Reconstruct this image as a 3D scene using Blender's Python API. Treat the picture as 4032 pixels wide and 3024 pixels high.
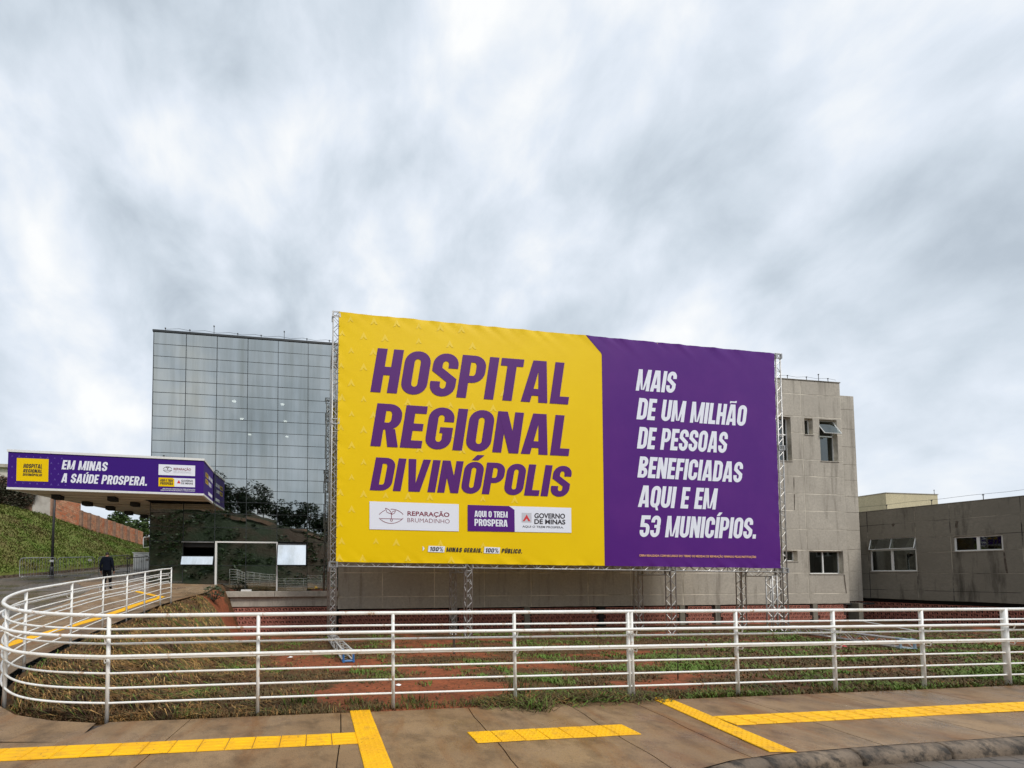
import bpy, bmesh, math, random
from mathutils import Vector, Matrix, noise
from math import radians, sin, cos, tan, atan, pi, sqrt
R = random.Random(7)
scene = bpy.context.scene
for o in list(bpy.data.objects):
    bpy.data.objects.remove(o)

# ------------------------------------------------------------------ camera
# lens-shift camera: the photograph was rectified, so its principal point sits low and left of centre
F, PX, PY, EYE = 1450.0, 1400.0, 2211.0, 1.63
TH = atan(F / 41000.0)
cd = bpy.data.cameras.new('camera'); cam = bpy.data.objects.new('camera', cd)
scene.collection.objects.link(cam); scene.camera = cam
cam.location = (0, 0, EYE); cam.rotation_euler = (pi / 2 + TH, 0, 0)
cd.sensor_fit = 'HORIZONTAL'; cd.sensor_width = 36; cd.lens = F / 4032 * 36
cd.shift_x = (2016 - PX) / 4032; cd.shift_y = (PY - 1512) / 4032
cd.clip_start = 0.05; cd.clip_end = 3000

# ------------------------------------------------------------------ world, sun, exposure
SUN_EL, SUN_AZ = radians(50), radians(140)      # azimuth: clockwise from +Y
w = bpy.data.worlds.new('World'); scene.world = w; w.use_nodes = True
nt = w.node_tree; nt.nodes.clear()
def N(nt, t, **kw):
    n = nt.nodes.new(t)
    for k, v in kw.items(): setattr(n, k, v)
    return n
def math_n(nt, op, a, b=None, c=None):
    n = N(nt, 'ShaderNodeMath', operation=op)
    for i, x in enumerate((a, b, c)):
        if x is None: continue
        if isinstance(x, (int, float)): n.inputs[i].default_value = x
        else: nt.links.new(x, n.inputs[i])
    return n.outputs[0]
def ramp_n(nt, fac, stops):
    n = N(nt, 'ShaderNodeValToRGB'); nt.links.new(fac, n.inputs[0])
    e = n.color_ramp.elements
    while len(e) < len(stops): e.new(0.5)
    for i, (p, c) in enumerate(stops):
        e[i].position = p; e[i].color = (c[0], c[1], c[2], 1)
    return n.outputs[0]
def mix_n(nt, fac, a, b, mode='MIX'):
    n = N(nt, 'ShaderNodeMix', data_type='RGBA', blend_type=mode)
    for sock, x in ((n.inputs[0], fac), (n.inputs[6], a), (n.inputs[7], b)):
        if isinstance(x, (int, float)): sock.default_value = x
        elif isinstance(x, tuple): sock.default_value = (x[0], x[1], x[2], 1)
        else: nt.links.new(x, sock)
    return n.outputs[2]
sky = N(nt, 'ShaderNodeTexSky', sky_type='NISHITA', sun_disc=False)
sky.sun_elevation = SUN_EL; sky.sun_rotation = SUN_AZ; sky.air_density = 1; sky.dust_density = 3
tc = N(nt, 'ShaderNodeTexCoord'); sep = N(nt, 'ShaderNodeSeparateXYZ'); nt.links.new(tc.outputs['Generated'], sep.inputs[0])
zc = math_n(nt, 'ADD', math_n(nt, 'MAXIMUM', sep.outputs[2], 0.0), 0.55)
cmb = N(nt, 'ShaderNodeCombineXYZ')
nt.links.new(math_n(nt, 'DIVIDE', sep.outputs[0], zc), cmb.inputs[0]); nt.links.new(math_n(nt, 'DIVIDE', sep.outputs[1], zc), cmb.inputs[1])
cmb.inputs[2].default_value = 3.7
def sky_noise(scale, detail, dist, off, rough=0.5):
    mp = N(nt, 'ShaderNodeMapping'); mp.inputs['Location'].default_value = off; mp.inputs['Rotation'].default_value = (0, 0, radians(24)); mp.inputs['Scale'].default_value = (1.0, 0.72, 1)
    nt.links.new(cmb.outputs[0], mp.inputs[0])
    n = N(nt, 'ShaderNodeTexNoise'); n.inputs['Scale'].default_value = scale; n.inputs['Detail'].default_value = detail
    n.inputs['Roughness'].default_value = rough; n.inputs['Distortion'].default_value = dist
    nt.links.new(mp.outputs[0], n.inputs['Vector']); return n.outputs[0]
def dir_noise(scale, detail, dist, off, sc=(1, 1, 1), rough=0.5):
    mp = N(nt, 'ShaderNodeMapping'); mp.inputs['Location'].default_value = off; mp.inputs['Scale'].default_value = sc; mp.inputs['Rotation'].default_value = (0.2, 0.5, 0.3)
    nt.links.new(tc.outputs['Generated'], mp.inputs[0])
    n = N(nt, 'ShaderNodeTexNoise'); n.inputs['Scale'].default_value = scale; n.inputs['Detail'].default_value = detail
    n.inputs['Roughness'].default_value = rough; n.inputs['Distortion'].default_value = dist
    nt.links.new(mp.outputs[0], n.inputs['Vector']); return n.outputs[0]
n1 = sky_noise(1.6, 3, 0.3, (1.3, 0.4, 0), 0.45); n2 = dir_noise(3.3, 3, 0.35, (2.3, 0.7, 0.2), (1, 1, 1), 0.45); n3 = dir_noise(6.5, 7, 0.25, (0.4, 3.1, 1.7), (1, 1, 1), 0.56)
cov = math_n(nt, 'ADD', math_n(nt, 'ADD', math_n(nt, 'MULTIPLY', n1, 0.12), math_n(nt, 'MULTIPLY', n2, 0.52)), math_n(nt, 'MULTIPLY', n3, 0.36))
cloud = ramp_n(nt, cov, [(0.37, (0.49, 0.56, 0.635)), (0.45, (0.635, 0.71, 0.79)), (0.52, (0.77, 0.835, 0.92)), (0.615, (0.99, 1.0, 1.0))])
skys = N(nt, 'ShaderNodeVectorMath', operation='SCALE'); nt.links.new(sky.outputs[0], skys.inputs[0]); skys.inputs['Scale'].default_value = 0.09
full = mix_n(nt, 0.93, skys.outputs[0], cloud)
bg = N(nt, 'ShaderNodeBackground'); nt.links.new(full, bg.inputs[0]); bg.inputs[1].default_value = 0.70
wo = N(nt, 'ShaderNodeOutputWorld'); nt.links.new(bg.outputs[0], wo.inputs[0])
sd = bpy.data.lights.new('sun', 'SUN'); sd.energy = 1.7; sd.angle = radians(14); sd.color = (1, 0.96, 0.9)
so = bpy.data.objects.new('sun', sd); scene.collection.objects.link(so)
sdir = Vector((sin(SUN_AZ) * cos(SUN_EL), cos(SUN_AZ) * cos(SUN_EL), sin(SUN_EL)))
so.rotation_euler = sdir.to_track_quat('Z', 'Y').to_euler(); so.location = (0, 0, 40)
vs = scene.view_settings
vs.view_transform = 'Standard'; vs.look = 'None'; vs.exposure = 0.6; vs.gamma = 1; vs.use_curve_mapping = False

# ------------------------------------------------------------------ helpers
def ray(u, v):
    a = (u - PX) / F; b = (PY - v) / F
    return Vector((a, cos(TH) - b * sin(TH), sin(TH) + b * cos(TH)))
def at(u, v, Y):
    d = ray(u, v); t = Y / d.y
    return Vector((d.x * t, Y, EYE + d.z * t))
def on_z(u, v, z=0.0):
    d = ray(u, v); t = (z - EYE) / d.z
    return Vector((d.x * t, d.y * t, z))
K = 0.12; AL = atan(K); CA, SA = cos(AL), sin(AL)
def on_plane(u, v, Y0):                 # plane Y = Y0 + K X, returns (s, z) with s along the plane
    d = ray(u, v); t = Y0 / (d.y - K * d.x)
    return d.x * t / CA, EYE + d.z * t
def lerp_table(tab, x):
    if x <= tab[0][0]: return tab[0][1]
    for (a, fa), (b, fb) in zip(tab, tab[1:]):
        if x <= b: return fa + (fb - fa) * (x - a) / (b - a)
    return tab[-1][1]
def sstep(a, b, x):
    t = min(1, max(0, (x - a) / (b - a))); return t * t * (3 - 2 * t)
def fbm(x, y, s, z=0.0):
    return noise.fractal(Vector((x * s, y * s, z)), 1.0, 2.0, 4)

def link(o, parent=None):
    scene.collection.objects.link(o)
    if parent is not None: o.parent = parent
    return o
def tag(o, label=None, cat=None, group=None, kind=None):
    if label: o['label'] = label
    if cat: o['category'] = cat
    if group: o['group'] = group
    if kind: o['kind'] = kind
    return o
def empty(name, loc=(0, 0, 0), rz=0.0, label=None, cat=None, group=None):
    o = bpy.data.objects.new(name, None); o.empty_display_size = 0.2
    o.location = loc; o.rotation_euler = (0, 0, rz); link(o)
    return tag(o, label, cat, group)
def inst(name, mesh, parent=None, loc=(0, 0, 0), rot=(0, 0, 0)):
    o = bpy.data.objects.new(name, mesh); o.location = loc; o.rotation_euler = rot
    return link(o, parent)

class MB:
    def __init__(s): s.v = []; s.f = []; s.m = []; s.mi = 0
    def add(s, vs, fs):
        b = len(s.v); s.v += [tuple(p) for p in vs]
        for f in fs: s.f.append(tuple(b + i for i in f)); s.m.append(s.mi)
    def poly(s, pts): s.add(pts, [tuple(range(len(pts)))])
    def box(s, x0, x1, y0, y1, z0, z1):
        s.add([(x0,y0,z0),(x1,y0,z0),(x1,y1,z0),(x0,y1,z0),(x0,y0,z1),(x1,y0,z1),(x1,y1,z1),(x0,y1,z1)],
              [(0,3,2,1),(4,5,6,7),(0,1,5,4),(1,2,6,5),(2,3,7,6),(3,0,4,7)])
    def cbox(s, x0, x1, y0, y1, z0, z1, c):       # box with its front (y0) edges chamfered
        s.add([(x0,y0+c,z0),(x1,y0+c,z0),(x1,y0+c,z1),(x0,y0+c,z1),(x0+c,y0,z0+c),(x1-c,y0,z0+c),(x1-c,y0,z1-c),(x0+c,y0,z1-c),
               (x0,y1,z0),(x1,y1,z0),(x1,y1,z1),(x0,y1,z1)],
              [(4,5,6,7),(0,1,5,4),(1,2,6,5),(2,3,7,6),(3,0,4,7),(0,8,9,1),(1,9,10,2),(2,10,11,3),(3,11,8,0),(8,11,10,9)])
    def tube(s, pts, r, n=8, closed=False, caps=True):
        pts = [Vector(p) for p in pts]; m = len(pts); rs = r if isinstance(r, (list, tuple)) else [r] * m
        base = len(s.v); up = None
        for i, p in enumerate(pts):
            if closed: t = (pts[(i + 1) % m] - pts[i - 1])
            else: t = pts[min(i + 1, m - 1)] - pts[max(i - 1, 0)]
            t.normalize()
            if up is None:
                up = Vector((0, 0, 1)) if abs(t.z) < 0.9 else Vector((1, 0, 0))
            x = t.cross(up)
            if x.length < 1e-5: x = t.orthogonal()
            x.normalize(); y = x.cross(t); y.normalize(); up = y
            for k in range(n):
                a = 2 * pi * k / n
                s.v.append(tuple(p + (x * cos(a) + y * sin(a)) * rs[i]))
        for i in range(m if closed else m - 1):
            j = (i + 1) % m
            for k in range(n):
                l = (k + 1) % n
                s.f.append((base + i * n + k, base + i * n + l, base + j * n + l, base + j * n + k)); s.m.append(s.mi)
        if caps and not closed:
            s.f.append(tuple(base + k for k in range(n))[::-1]); s.m.append(s.mi)
            s.f.append(tuple(base + (m - 1) * n + k for k in range(n))); s.m.append(s.mi)
    def mesh(s, name, mats, smooth=False):
        me = bpy.data.meshes.new(name); me.from_pydata(s.v, [], s.f)
        for m in (mats if isinstance(mats, (list, tuple)) else [mats]): me.materials.append(m)
        me.polygons.foreach_set('material_index', s.m)
        if smooth: me.polygons.foreach_set('use_smooth', [True] * len(me.polygons))
        me.update(); return me
    def build(s, name, mats, parent=None, smooth=False):
        return link(bpy.data.objects.new(name, s.mesh(name, mats, smooth)), parent)

# ------------------------------------------------------------------ materials
def new_mat(name):
    m = bpy.data.materials.new(name); m.use_nodes = True
    t = m.node_tree; b = t.nodes['Principled BSDF']; return m, t, b
def set_in(t, sock, x):
    if isinstance(x, (int, float)): sock.default_value = x
    elif isinstance(x, tuple): sock.default_value = (x[0], x[1], x[2], 1)
    else: t.links.new(x, sock)
def pos_n(t, scale=(1, 1, 1), off=(0, 0, 0)):
    g = N(t, 'ShaderNodeNewGeometry'); mp = N(t, 'ShaderNodeMapping')
    mp.inputs['Scale'].default_value = scale; mp.inputs['Location'].default_value = off
    t.links.new(g.outputs['Position'], mp.inputs[0]); return mp.outputs[0]
def noise_n(t, scale, detail=4, rough=0.55, vec=None, dist=0):
    n = N(t, 'ShaderNodeTexNoise'); n.inputs['Scale'].default_value = scale; n.inputs['Detail'].default_value = detail
    n.inputs['Roughness'].default_value = rough; n.inputs['Distortion'].default_value = dist
    t.links.new(vec if vec is not None else pos_n(t), n.inputs['Vector']); return n.outputs[0]
def bump_n(t, h, strength, dist=0.02):
    n = N(t, 'ShaderNodeBump'); n.inputs['Strength'].default_value = strength; n.inputs['Distance'].default_value = dist
    t.links.new(h, n.inputs['Height']); return n.outputs[0]
def M(name, col, rough=0.7, metal=0.0, col2=None, scale=3.0, lo=0.4, hi=0.65, bump=0.0, bscale=40, spec=0.5, stretch=(1, 1, 1), bdist=0.01):
    m, t, b = new_mat(name)
    c = col
    if col2 is not None:
        f = noise_n(t, scale, 6, 0.6, pos_n(t, stretch))
        fr = ramp_n(t, f, [(lo, (0, 0, 0)), (hi, (1, 1, 1))]); c = mix_n(t, fr, col, col2)
    set_in(t, b.inputs['Base Color'], c); set_in(t, b.inputs['Roughness'], rough); set_in(t, b.inputs['Metallic'], metal)
    b.inputs['Specular IOR Level'].default_value = spec
    if bump: set_in(t, b.inputs['Normal'], bump_n(t, noise_n(t, bscale, 4), bump, bdist))
    return m
def M_plaster(name, c1, c2, stain, streak=0.5):
    m, t, b = new_mat(name)
    base = mix_n(t, ramp_n(t, noise_n(t, 0.55, 5), [(0.35, (0,0,0)), (0.7, (1,1,1))]), c1, c2)
    fine = mix_n(t, ramp_n(t, noise_n(t, 9, 5, 0.7), [(0.35, (0,0,0)), (0.7, (1,1,1))]), base, tuple(x * 0.70 for x in c1))
    st = ramp_n(t, noise_n(t, 2.4, 6, 0.65, pos_n(t, (1, 1, 0.11))), [(0.53, (0,0,0)), (0.70, (1,1,1))])
    col = mix_n(t, math_n(t, 'MULTIPLY', st, streak), fine, stain)
    set_in(t, b.inputs['Base Color'], col); b.inputs['Roughness'].default_value = 0.85; b.inputs['Specular IOR Level'].default_value = 0.25
    set_in(t, b.inputs['Normal'], bump_n(t, noise_n(t, 22, 5, 0.65), 0.35, 0.012)); return m
def M_pavement(name, c1, c2, c3, dark):
    m, t, b = new_mat(name)
    a = mix_n(t, ramp_n(t, noise_n(t, 0.7, 5, 0.55, None, 0.4), [(0.35, (0,0,0)), (0.65, (1,1,1))]), c1, c2)
    a = mix_n(t, ramp_n(t, noise_n(t, 1.5, 6, 0.6, pos_n(t, (1.6, 0.5, 1), (4, 1, 0)), 0.6), [(0.5, (0,0,0)), (0.72, (1,1,1))]), a, c3)
    a = mix_n(t, math_n(t, 'MULTIPLY', ramp_n(t, noise_n(t, 3.2, 7, 0.68, pos_n(t, (1, 1, 1), (9, 3, 0))), [(0.46, (0,0,0)), (0.70, (1,1,1))]), 0.72), a, dark)
    a = mix_n(t, math_n(t, 'MULTIPLY', ramp_n(t, noise_n(t, 85, 3, 0.7), [(0.50, (0,0,0)), (0.66, (1,1,1))]), 0.55), a, dark)
    set_in(t, b.inputs['Base Color'], a)
    rg = ramp_n(t, noise_n(t, 1.1, 5, 0.6, pos_n(t, (1, 1, 1), (2, 7, 0))), [(0.42, (0.24, 0.24, 0.24)), (0.60, (0.62, 0.62, 0.62))])
    set_in(t, b.inputs['Roughness'], rg); b.inputs['Specular IOR Level'].default_value = 0.22
    hgt = math_n(t, 'ADD', noise_n(t, 70, 4, 0.7), math_n(t, 'MULTIPLY', noise_n(t, 6, 4), 1.5))
    set_in(t, b.inputs['Normal'], bump_n(t, hgt, 0.3, 0.006)); return m

PURPLE = M('banner_purple', (0.085, 0.012, 0.19), 0.5, col2=(0.10, 0.016, 0.20), scale=0.4, spec=0.15)
PURPLE2 = M('canopy_purple', (0.045, 0.010, 0.19), 0.5, spec=0.15)
LETTER_PURPLE = M('letter_purple', (0.10, 0.018, 0.17), 0.5, spec=0.15)
YELLOW = M('banner_yellow', (0.86, 0.58, 0.0), 0.5, col2=(0.83, 0.55, 0.0), scale=0.35, bump=0.25, bscale=0.9, bdist=0.05, spec=0.15)
YELLOW_PALE = M('banner_yellow_pale', (0.88, 0.63, 0.055), 0.5, spec=0.15)
PURPLE_PALE = M('banner_purple_pale', (0.11, 0.06, 0.33), 0.5)
WHITE_PRINT = M('print_white', (0.80, 0.82, 0.90), 0.5, spec=0.15)
BLACK_PRINT = M('print_black', (0.02, 0.015, 0.02), 0.5)
MAROON = M('print_maroon', (0.22, 0.02, 0.05), 0.5)
RED_PRINT = M('print_red', (0.65, 0.03, 0.03), 0.5)
GREY_PRINT = M('print_grey', (0.55, 0.55, 0.60), 0.5)
ORANGE_PRINT = M('print_orange', (0.85, 0.45, 0.18), 0.5)
ALU = M('truss_aluminium', (0.58, 0.57, 0.55), 0.42, 0.4, col2=(0.42, 0.41, 0.40), scale=5, spec=0.5)
STEEL_BLUE = M('truss_blue_cap', (0.03, 0.14, 0.36), 0.45)
WHITE_PAINT = M('white_paint', (0.76, 0.76, 0.74), 0.4, col2=(0.66, 0.62, 0.54), scale=3.5, lo=0.55, hi=0.85, bump=0.1, bscale=60)
def m_rail():
    m, t, b = new_mat('railing_white_paint')
    base = mix_n(t, ramp_n(t, noise_n(t, 5, 5, 0.6), [(0.5, (0,0,0)), (0.8, (1,1,1))]), (0.80, 0.80, 0.78), (0.66, 0.63, 0.56))
    rust = ramp_n(t, noise_n(t, 7, 6, 0.7, pos_n(t, (1, 1, 0.6), (3, 3, 3))), [(0.60, (0,0,0)), (0.68, (1,1,1))])
    col = mix_n(t, math_n(t, 'MULTIPLY', rust, 0.8), base, (0.40, 0.20, 0.06))
    spots = ramp_n(t, noise_n(t, 34, 3, 0.6, pos_n(t, (1, 1, 1), (8, 1, 2))), [(0.70, (0,0,0)), (0.74, (1,1,1))])
    col = mix_n(t, math_n(t, 'MULTIPLY', spots, 0.8), col, (0.22, 0.15, 0.1))
    set_in(t, b.inputs['Base Color'], col); b.inputs['Roughness'].default_value = 0.38
    set_in(t, b.inputs['Normal'], bump_n(t, noise_n(t, 40, 3), 0.12, 0.004)); return m
RAIL = m_rail()
CONC = M_plaster('facade_plaster', (0.49, 0.445, 0.375), (0.40, 0.36, 0.305), (0.15, 0.13, 0.105), 0.6)
CONC_DK = M_plaster('wing_plaster', (0.27, 0.245, 0.20), (0.19, 0.172, 0.14), (0.05, 0.044, 0.035), 0.85)
JOINT = M('joint_mortar', (0.72, 0.66, 0.55), 0.9, col2=(0.30, 0.27, 0.22), scale=0.8)
JOINT_DK = M('joint_dark', (0.40, 0.36, 0.29), 0.9, col2=(0.03, 0.028, 0.025), scale=0.6, lo=0.45, hi=0.6)
CREAM = M_plaster('cream_plaster', (0.66, 0.58, 0.38), (0.58, 0.50, 0.33), (0.38, 0.33, 0.22), 0.4)
BRICK = M('hollow_block_clay', (0.52, 0.21, 0.155), 0.85, col2=(0.38, 0.13, 0.09), scale=6, bump=0.3, bscale=60)
HOLE_SHADE = M('block_backing', (0.05, 0.02, 0.015), 0.9, col2=(0.03, 0.014, 0.01), scale=5)  # near-black colour paints the shade inside the block holes
DARK = M('dark_void', (0.012, 0.011, 0.010), 0.9)
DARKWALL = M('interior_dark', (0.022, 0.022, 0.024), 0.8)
BLACK = M('black_metal', (0.018, 0.018, 0.02), 0.5)
MULL = M('mullion_dark', (0.02, 0.025, 0.027), 0.5)
GALV = M('galvanised', (0.42, 0.42, 0.42), 0.45, 0.6, col2=(0.3, 0.3, 0.3), scale=8)
SOFFIT = M('soffit_board', (0.66, 0.57, 0.45), 0.6, col2=(0.50, 0.43, 0.33), scale=3, stretch=(0.3, 3, 1))
def m_tile():
    m, t, b = new_mat('tactile_yellow')
    a = mix_n(t, ramp_n(t, noise_n(t, 2.2, 5, 0.6), [(0.4, (0,0,0)), (0.7, (1,1,1))]), (0.84, 0.46, 0.006), (0.72, 0.36, 0.012))
    a = mix_n(t, math_n(t, 'MULTIPLY', ramp_n(t, noise_n(t, 7, 6, 0.7, pos_n(t, (1, 1, 1), (3, 8, 1))), [(0.52, (0,0,0)), (0.72, (1,1,1))]), 0.55), a, (0.36, 0.19, 0.04))
    a = mix_n(t, math_n(t, 'MULTIPLY', ramp_n(t, noise_n(t, 28, 4, 0.7, pos_n(t, (1, 1, 1), (1, 5, 1))), [(0.62, (0,0,0)), (0.70, (1,1,1))]), 0.7), a, (0.12, 0.075, 0.035))
    set_in(t, b.inputs['Base Color'], a); b.inputs['Roughness'].default_value = 0.6; b.inputs['Specular IOR Level'].default_value = 0.25
    set_in(t, b.inputs['Normal'], bump_n(t, noise_n(t, 60, 4), 0.25, 0.004)); return m
TILE_Y = m_tile()
PAVE = M_pavement('pavement_concrete', (0.225, 0.142, 0.075), (0.31, 0.208, 0.118), (0.21, 0.098, 0.036), (0.066, 0.044, 0.028))
PAVE_GREY = M_pavement('pavement_grey', (0.20, 0.165, 0.13), (0.15, 0.128, 0.108), (0.22, 0.135, 0.075), (0.055, 0.045, 0.038))
def m_kerb():
    m, t, b = new_mat('kerb_concrete')
    a = mix_n(t, ramp_n(t, noise_n(t, 2.0, 6, 0.65), [(0.35, (0,0,0)), (0.65, (1,1,1))]), (0.22, 0.165, 0.115), (0.12, 0.09, 0.066))
    a = mix_n(t, math_n(t, 'MULTIPLY', ramp_n(t, noise_n(t, 5, 7, 0.72, pos_n(t, (1, 1, 1.4), (2, 2, 2))), [(0.47, (0,0,0)), (0.60, (1,1,1))]), 0.9), a, (0.018, 0.015, 0.012))
    a = mix_n(t, math_n(t, 'MULTIPLY', ramp_n(t, noise_n(t, 45, 4, 0.7), [(0.5, (0,0,0)), (0.68, (1,1,1))]), 0.55), a, (0.06, 0.05, 0.04))
    set_in(t, b.inputs['Base Color'], a); b.inputs['Roughness'].default_value = 0.6; b.inputs['Specular IOR Level'].default_value = 0.25
    set_in(t, b.inputs['Normal'], bump_n(t, math_n(t, 'ADD', noise_n(t, 50, 5, 0.7), noise_n(t, 9, 4)), 0.6, 0.01)); return m
KERB = m_kerb()
JOINTFILL = M('pavement_joint', (0.07, 0.055, 0.045), 0.9)
def m_road():
    m, t, b = new_mat('wet_setts')
    br = N(t, 'ShaderNodeTexBrick'); t.links.new(pos_n(t), br.inputs['Vector'])
    br.inputs['Color1'].default_value = (0.15, 0.125, 0.105, 1); br.inputs['Color2'].default_value = (0.09, 0.076, 0.066, 1); br.inputs['Mortar'].default_value = (0.045, 0.04, 0.035, 1)
    br.inputs['Scale'].default_value = 1; br.inputs['Brick Width'].default_value = 0.24; br.inputs['Row Height'].default_value = 0.14; br.inputs['Mortar Size'].default_value = 0.012
    col = mix_n(t, ramp_n(t, noise_n(t, 0.5, 5), [(0.45, (0,0,0)), (0.7, (1,1,1))]), br.outputs[0], (0.15, 0.105, 0.07))
    set_in(t, b.inputs['Base Color'], col)
    set_in(t, b.inputs['Roughness'], ramp_n(t, noise_n(t, 0.8, 5), [(0.4, (0.18,)*3), (0.62, (0.55,)*3)]))
    set_in(t, b.inputs['Normal'], bump_n(t, math_n(t, 'ADD', br.outputs['Fac'], math_n(t, 'MULTIPLY', noise_n(t, 12), -0.6)), -0.35, 0.01)); return m
ROAD = m_road()
def m_glass(name, refl, tint, mirror_col):
    m = bpy.data.materials.new(name); m.use_nodes = True; t = m.node_tree; t.nodes.clear()
    g = N(t, 'ShaderNodeBsdfGlossy'); g.inputs['Roughness'].default_value = 0.015
    dirt = ramp_n(t, noise_n(t, 1.3, 6, 0.65, pos_n(t, (1.7, 1.7, 0.10))), [(0.40, mirror_col), (0.72, tuple(c * f for c, f in zip(mirror_col, (0.74, 0.73, 0.69))))])
    t.links.new(dirt, g.inputs['Color'])
    set_in(t, g.inputs['Normal'], bump_n(t, noise_n(t, 0.9, 2), 0.06, 0.02))
    tr = N(t, 'ShaderNodeBsdfTransparent'); tr.inputs[0].default_value = (*tint, 1)
    lw = N(t, 'ShaderNodeFresnel'); lw.inputs[0].default_value = 1.5
    fac = math_n(t, 'MINIMUM', math_n(t, 'ADD', math_n(t, 'MULTIPLY', lw.outputs[0], 0.8), refl), 1.0)
    mx = N(t, 'ShaderNodeMixShader'); t.links.new(fac, mx.inputs[0]); t.links.new(tr.outputs[0], mx.inputs[1]); t.links.new(g.outputs[0], mx.inputs[2])
    o = N(t, 'ShaderNodeOutputMaterial'); t.links.new(mx.outputs[0], o.inputs[0]); return m
GLASS = m_glass('curtain_glass', 0.54, (0.16, 0.18, 0.175), (0.76, 0.805, 0.795))
GLASS_WIN = m_glass('window_glass', 0.09, (0.35, 0.40, 0.38), (0.80, 0.88, 0.88))
GLASS_OPEN = m_glass('open_pane_glass', 0.92, (0.2, 0.22, 0.22), (0.93, 0.97, 1.0))
def m_emit(name, c, s):
    m = bpy.data.materials.new(name); m.use_nodes = True; t = m.node_tree; t.nodes.clear()
    e = N(t, 'ShaderNodeEmission'); e.inputs[0].default_value = (*c, 1); e.inputs[1].default_value = s
    o = N(t, 'ShaderNodeOutputMaterial'); t.links.new(e.outputs[0], o.inputs[0]); return m
LAMP = m_emit('ceiling_lamp_light', (1, 0.97, 0.9), 3.5)
def m_soil():
    m, t, b = new_mat('garden_soil')
    at_ = N(t, 'ShaderNodeAttribute', attribute_name='soil')
    grassy = mix_n(t, ramp_n(t, noise_n(t, 2.5, 6, 0.65), [(0.35, (0,0,0)), (0.65, (1,1,1))]), (0.125, 0.055, 0.022), (0.070, 0.046, 0.018))
    red = mix_n(t, ramp_n(t, noise_n(t, 3.0, 6, 0.7), [(0.35, (0,0,0)), (0.7, (1,1,1))]), (0.33, 0.095, 0.040), (0.17, 0.054, 0.024))
    edge = math_n(t, 'ADD', at_.outputs['Fac'], math_n(t, 'MULTIPLY', math_n(t, 'SUBTRACT', noise_n(t, 4.5, 6, 0.7), 0.5), 1.1))
    col = mix_n(t, ramp_n(t, edge, [(0.4, (0,0,0)), (0.6, (1,1,1))]), grassy, red)
    col = mix_n(t, math_n(t, 'MULTIPLY', ramp_n(t, noise_n(t, 16, 5, 0.7), [(0.50, (0,0,0)), (0.66, (1,1,1))]), 0.75), col, (0.045, 0.024, 0.012))
    set_in(t, b.inputs['Base Color'], col); b.inputs['Roughness'].default_value = 0.85; b.inputs['Specular IOR Level'].default_value = 0.25
    set_in(t, b.inputs['Normal'], bump_n(t, noise_n(t, 14, 6, 0.7), 0.8, 0.04)); return m
SOIL = m_soil()
BANK_G = M('bank_grass_ground', (0.115, 0.165, 0.022), 0.9, col2=(0.14, 0.115, 0.035), scale=0.8, lo=0.4, hi=0.7, bump=0.9, bscale=6, bdist=0.1)
HILL_G = M('hill_ground', (0.020, 0.036, 0.007), 0.9, col2=(0.062, 0.032, 0.013), scale=0.12, lo=0.42, hi=0.6, bump=0.9, bscale=2, bdist=0.3)
HILL_CUT = M('hill_bare_earth', (0.17, 0.09, 0.045), 0.9, col2=(0.09, 0.05, 0.025), scale=0.5)
GR_GREEN = M('grass_green', (0.095, 0.185, 0.014), 0.7, col2=(0.125, 0.125, 0.025), scale=1.5)
GR_OLIVE = M('grass_olive', (0.115, 0.075, 0.026), 0.75, col2=(0.068, 0.064, 0.016), scale=1.2)
GR_STRAW = M('grass_straw', (0.31, 0.165, 0.048), 0.8, col2=(0.060, 0.026, 0.010), scale=2.4, lo=0.38, hi=0.58)  # dark second tone painted in as shadow contrast among the straws
LEAF = M('leaf_green', (0.045, 0.085, 0.020), 0.55, col2=(0.075, 0.115, 0.026), scale=1.3)
LEAF_DK = M('leaf_dark', (0.022, 0.042, 0.016), 0.6, col2=(0.036, 0.062, 0.02), scale=0.6)
CREEPER = M('creeper_leaf', (0.035, 0.040, 0.018), 0.7, col2=(0.09, 0.07, 0.05), scale=2.5)
BARK = M('bark', (0.07, 0.05, 0.035), 0.9, bump=0.6, bscale=20)
BWALL = M('boundary_brick', (0.46, 0.15, 0.07), 0.9, col2=(0.52, 0.28, 0.17), scale=2.6, lo=0.4, hi=0.62, bump=0.4, bscale=30)
BMORTAR = M('boundary_mortar', (0.40, 0.23, 0.14), 0.9, col2=(0.26, 0.13, 0.08), scale=2)
BPILLAR = M('boundary_pillar', (0.20, 0.12, 0.085), 0.9, col2=(0.36, 0.22, 0.15), scale=3)
WHITEWALL = M('old_white_wall', (0.60, 0.56, 0.50), 0.85, col2=(0.38, 0.33, 0.28), scale=1.4, lo=0.5, hi=0.8)
CLOTH = M('jacket_navy', (0.006, 0.008, 0.015), 0.9, spec=0.08); TROUSER = M('trousers_dark', (0.007, 0.007, 0.009), 0.9, spec=0.08)
SKIN = M('skin', (0.28, 0.14, 0.09), 0.6); HAIR = M('hair', (0.015, 0.01, 0.008), 0.6); SHOE = M('shoe', (0.012, 0.012, 0.012), 0.5)
LITTER = M('litter_white', (0.8, 0.8, 0.78), 0.6); LITTER_RED = M('litter_red', (0.45, 0.03, 0.04), 0.5)

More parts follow.
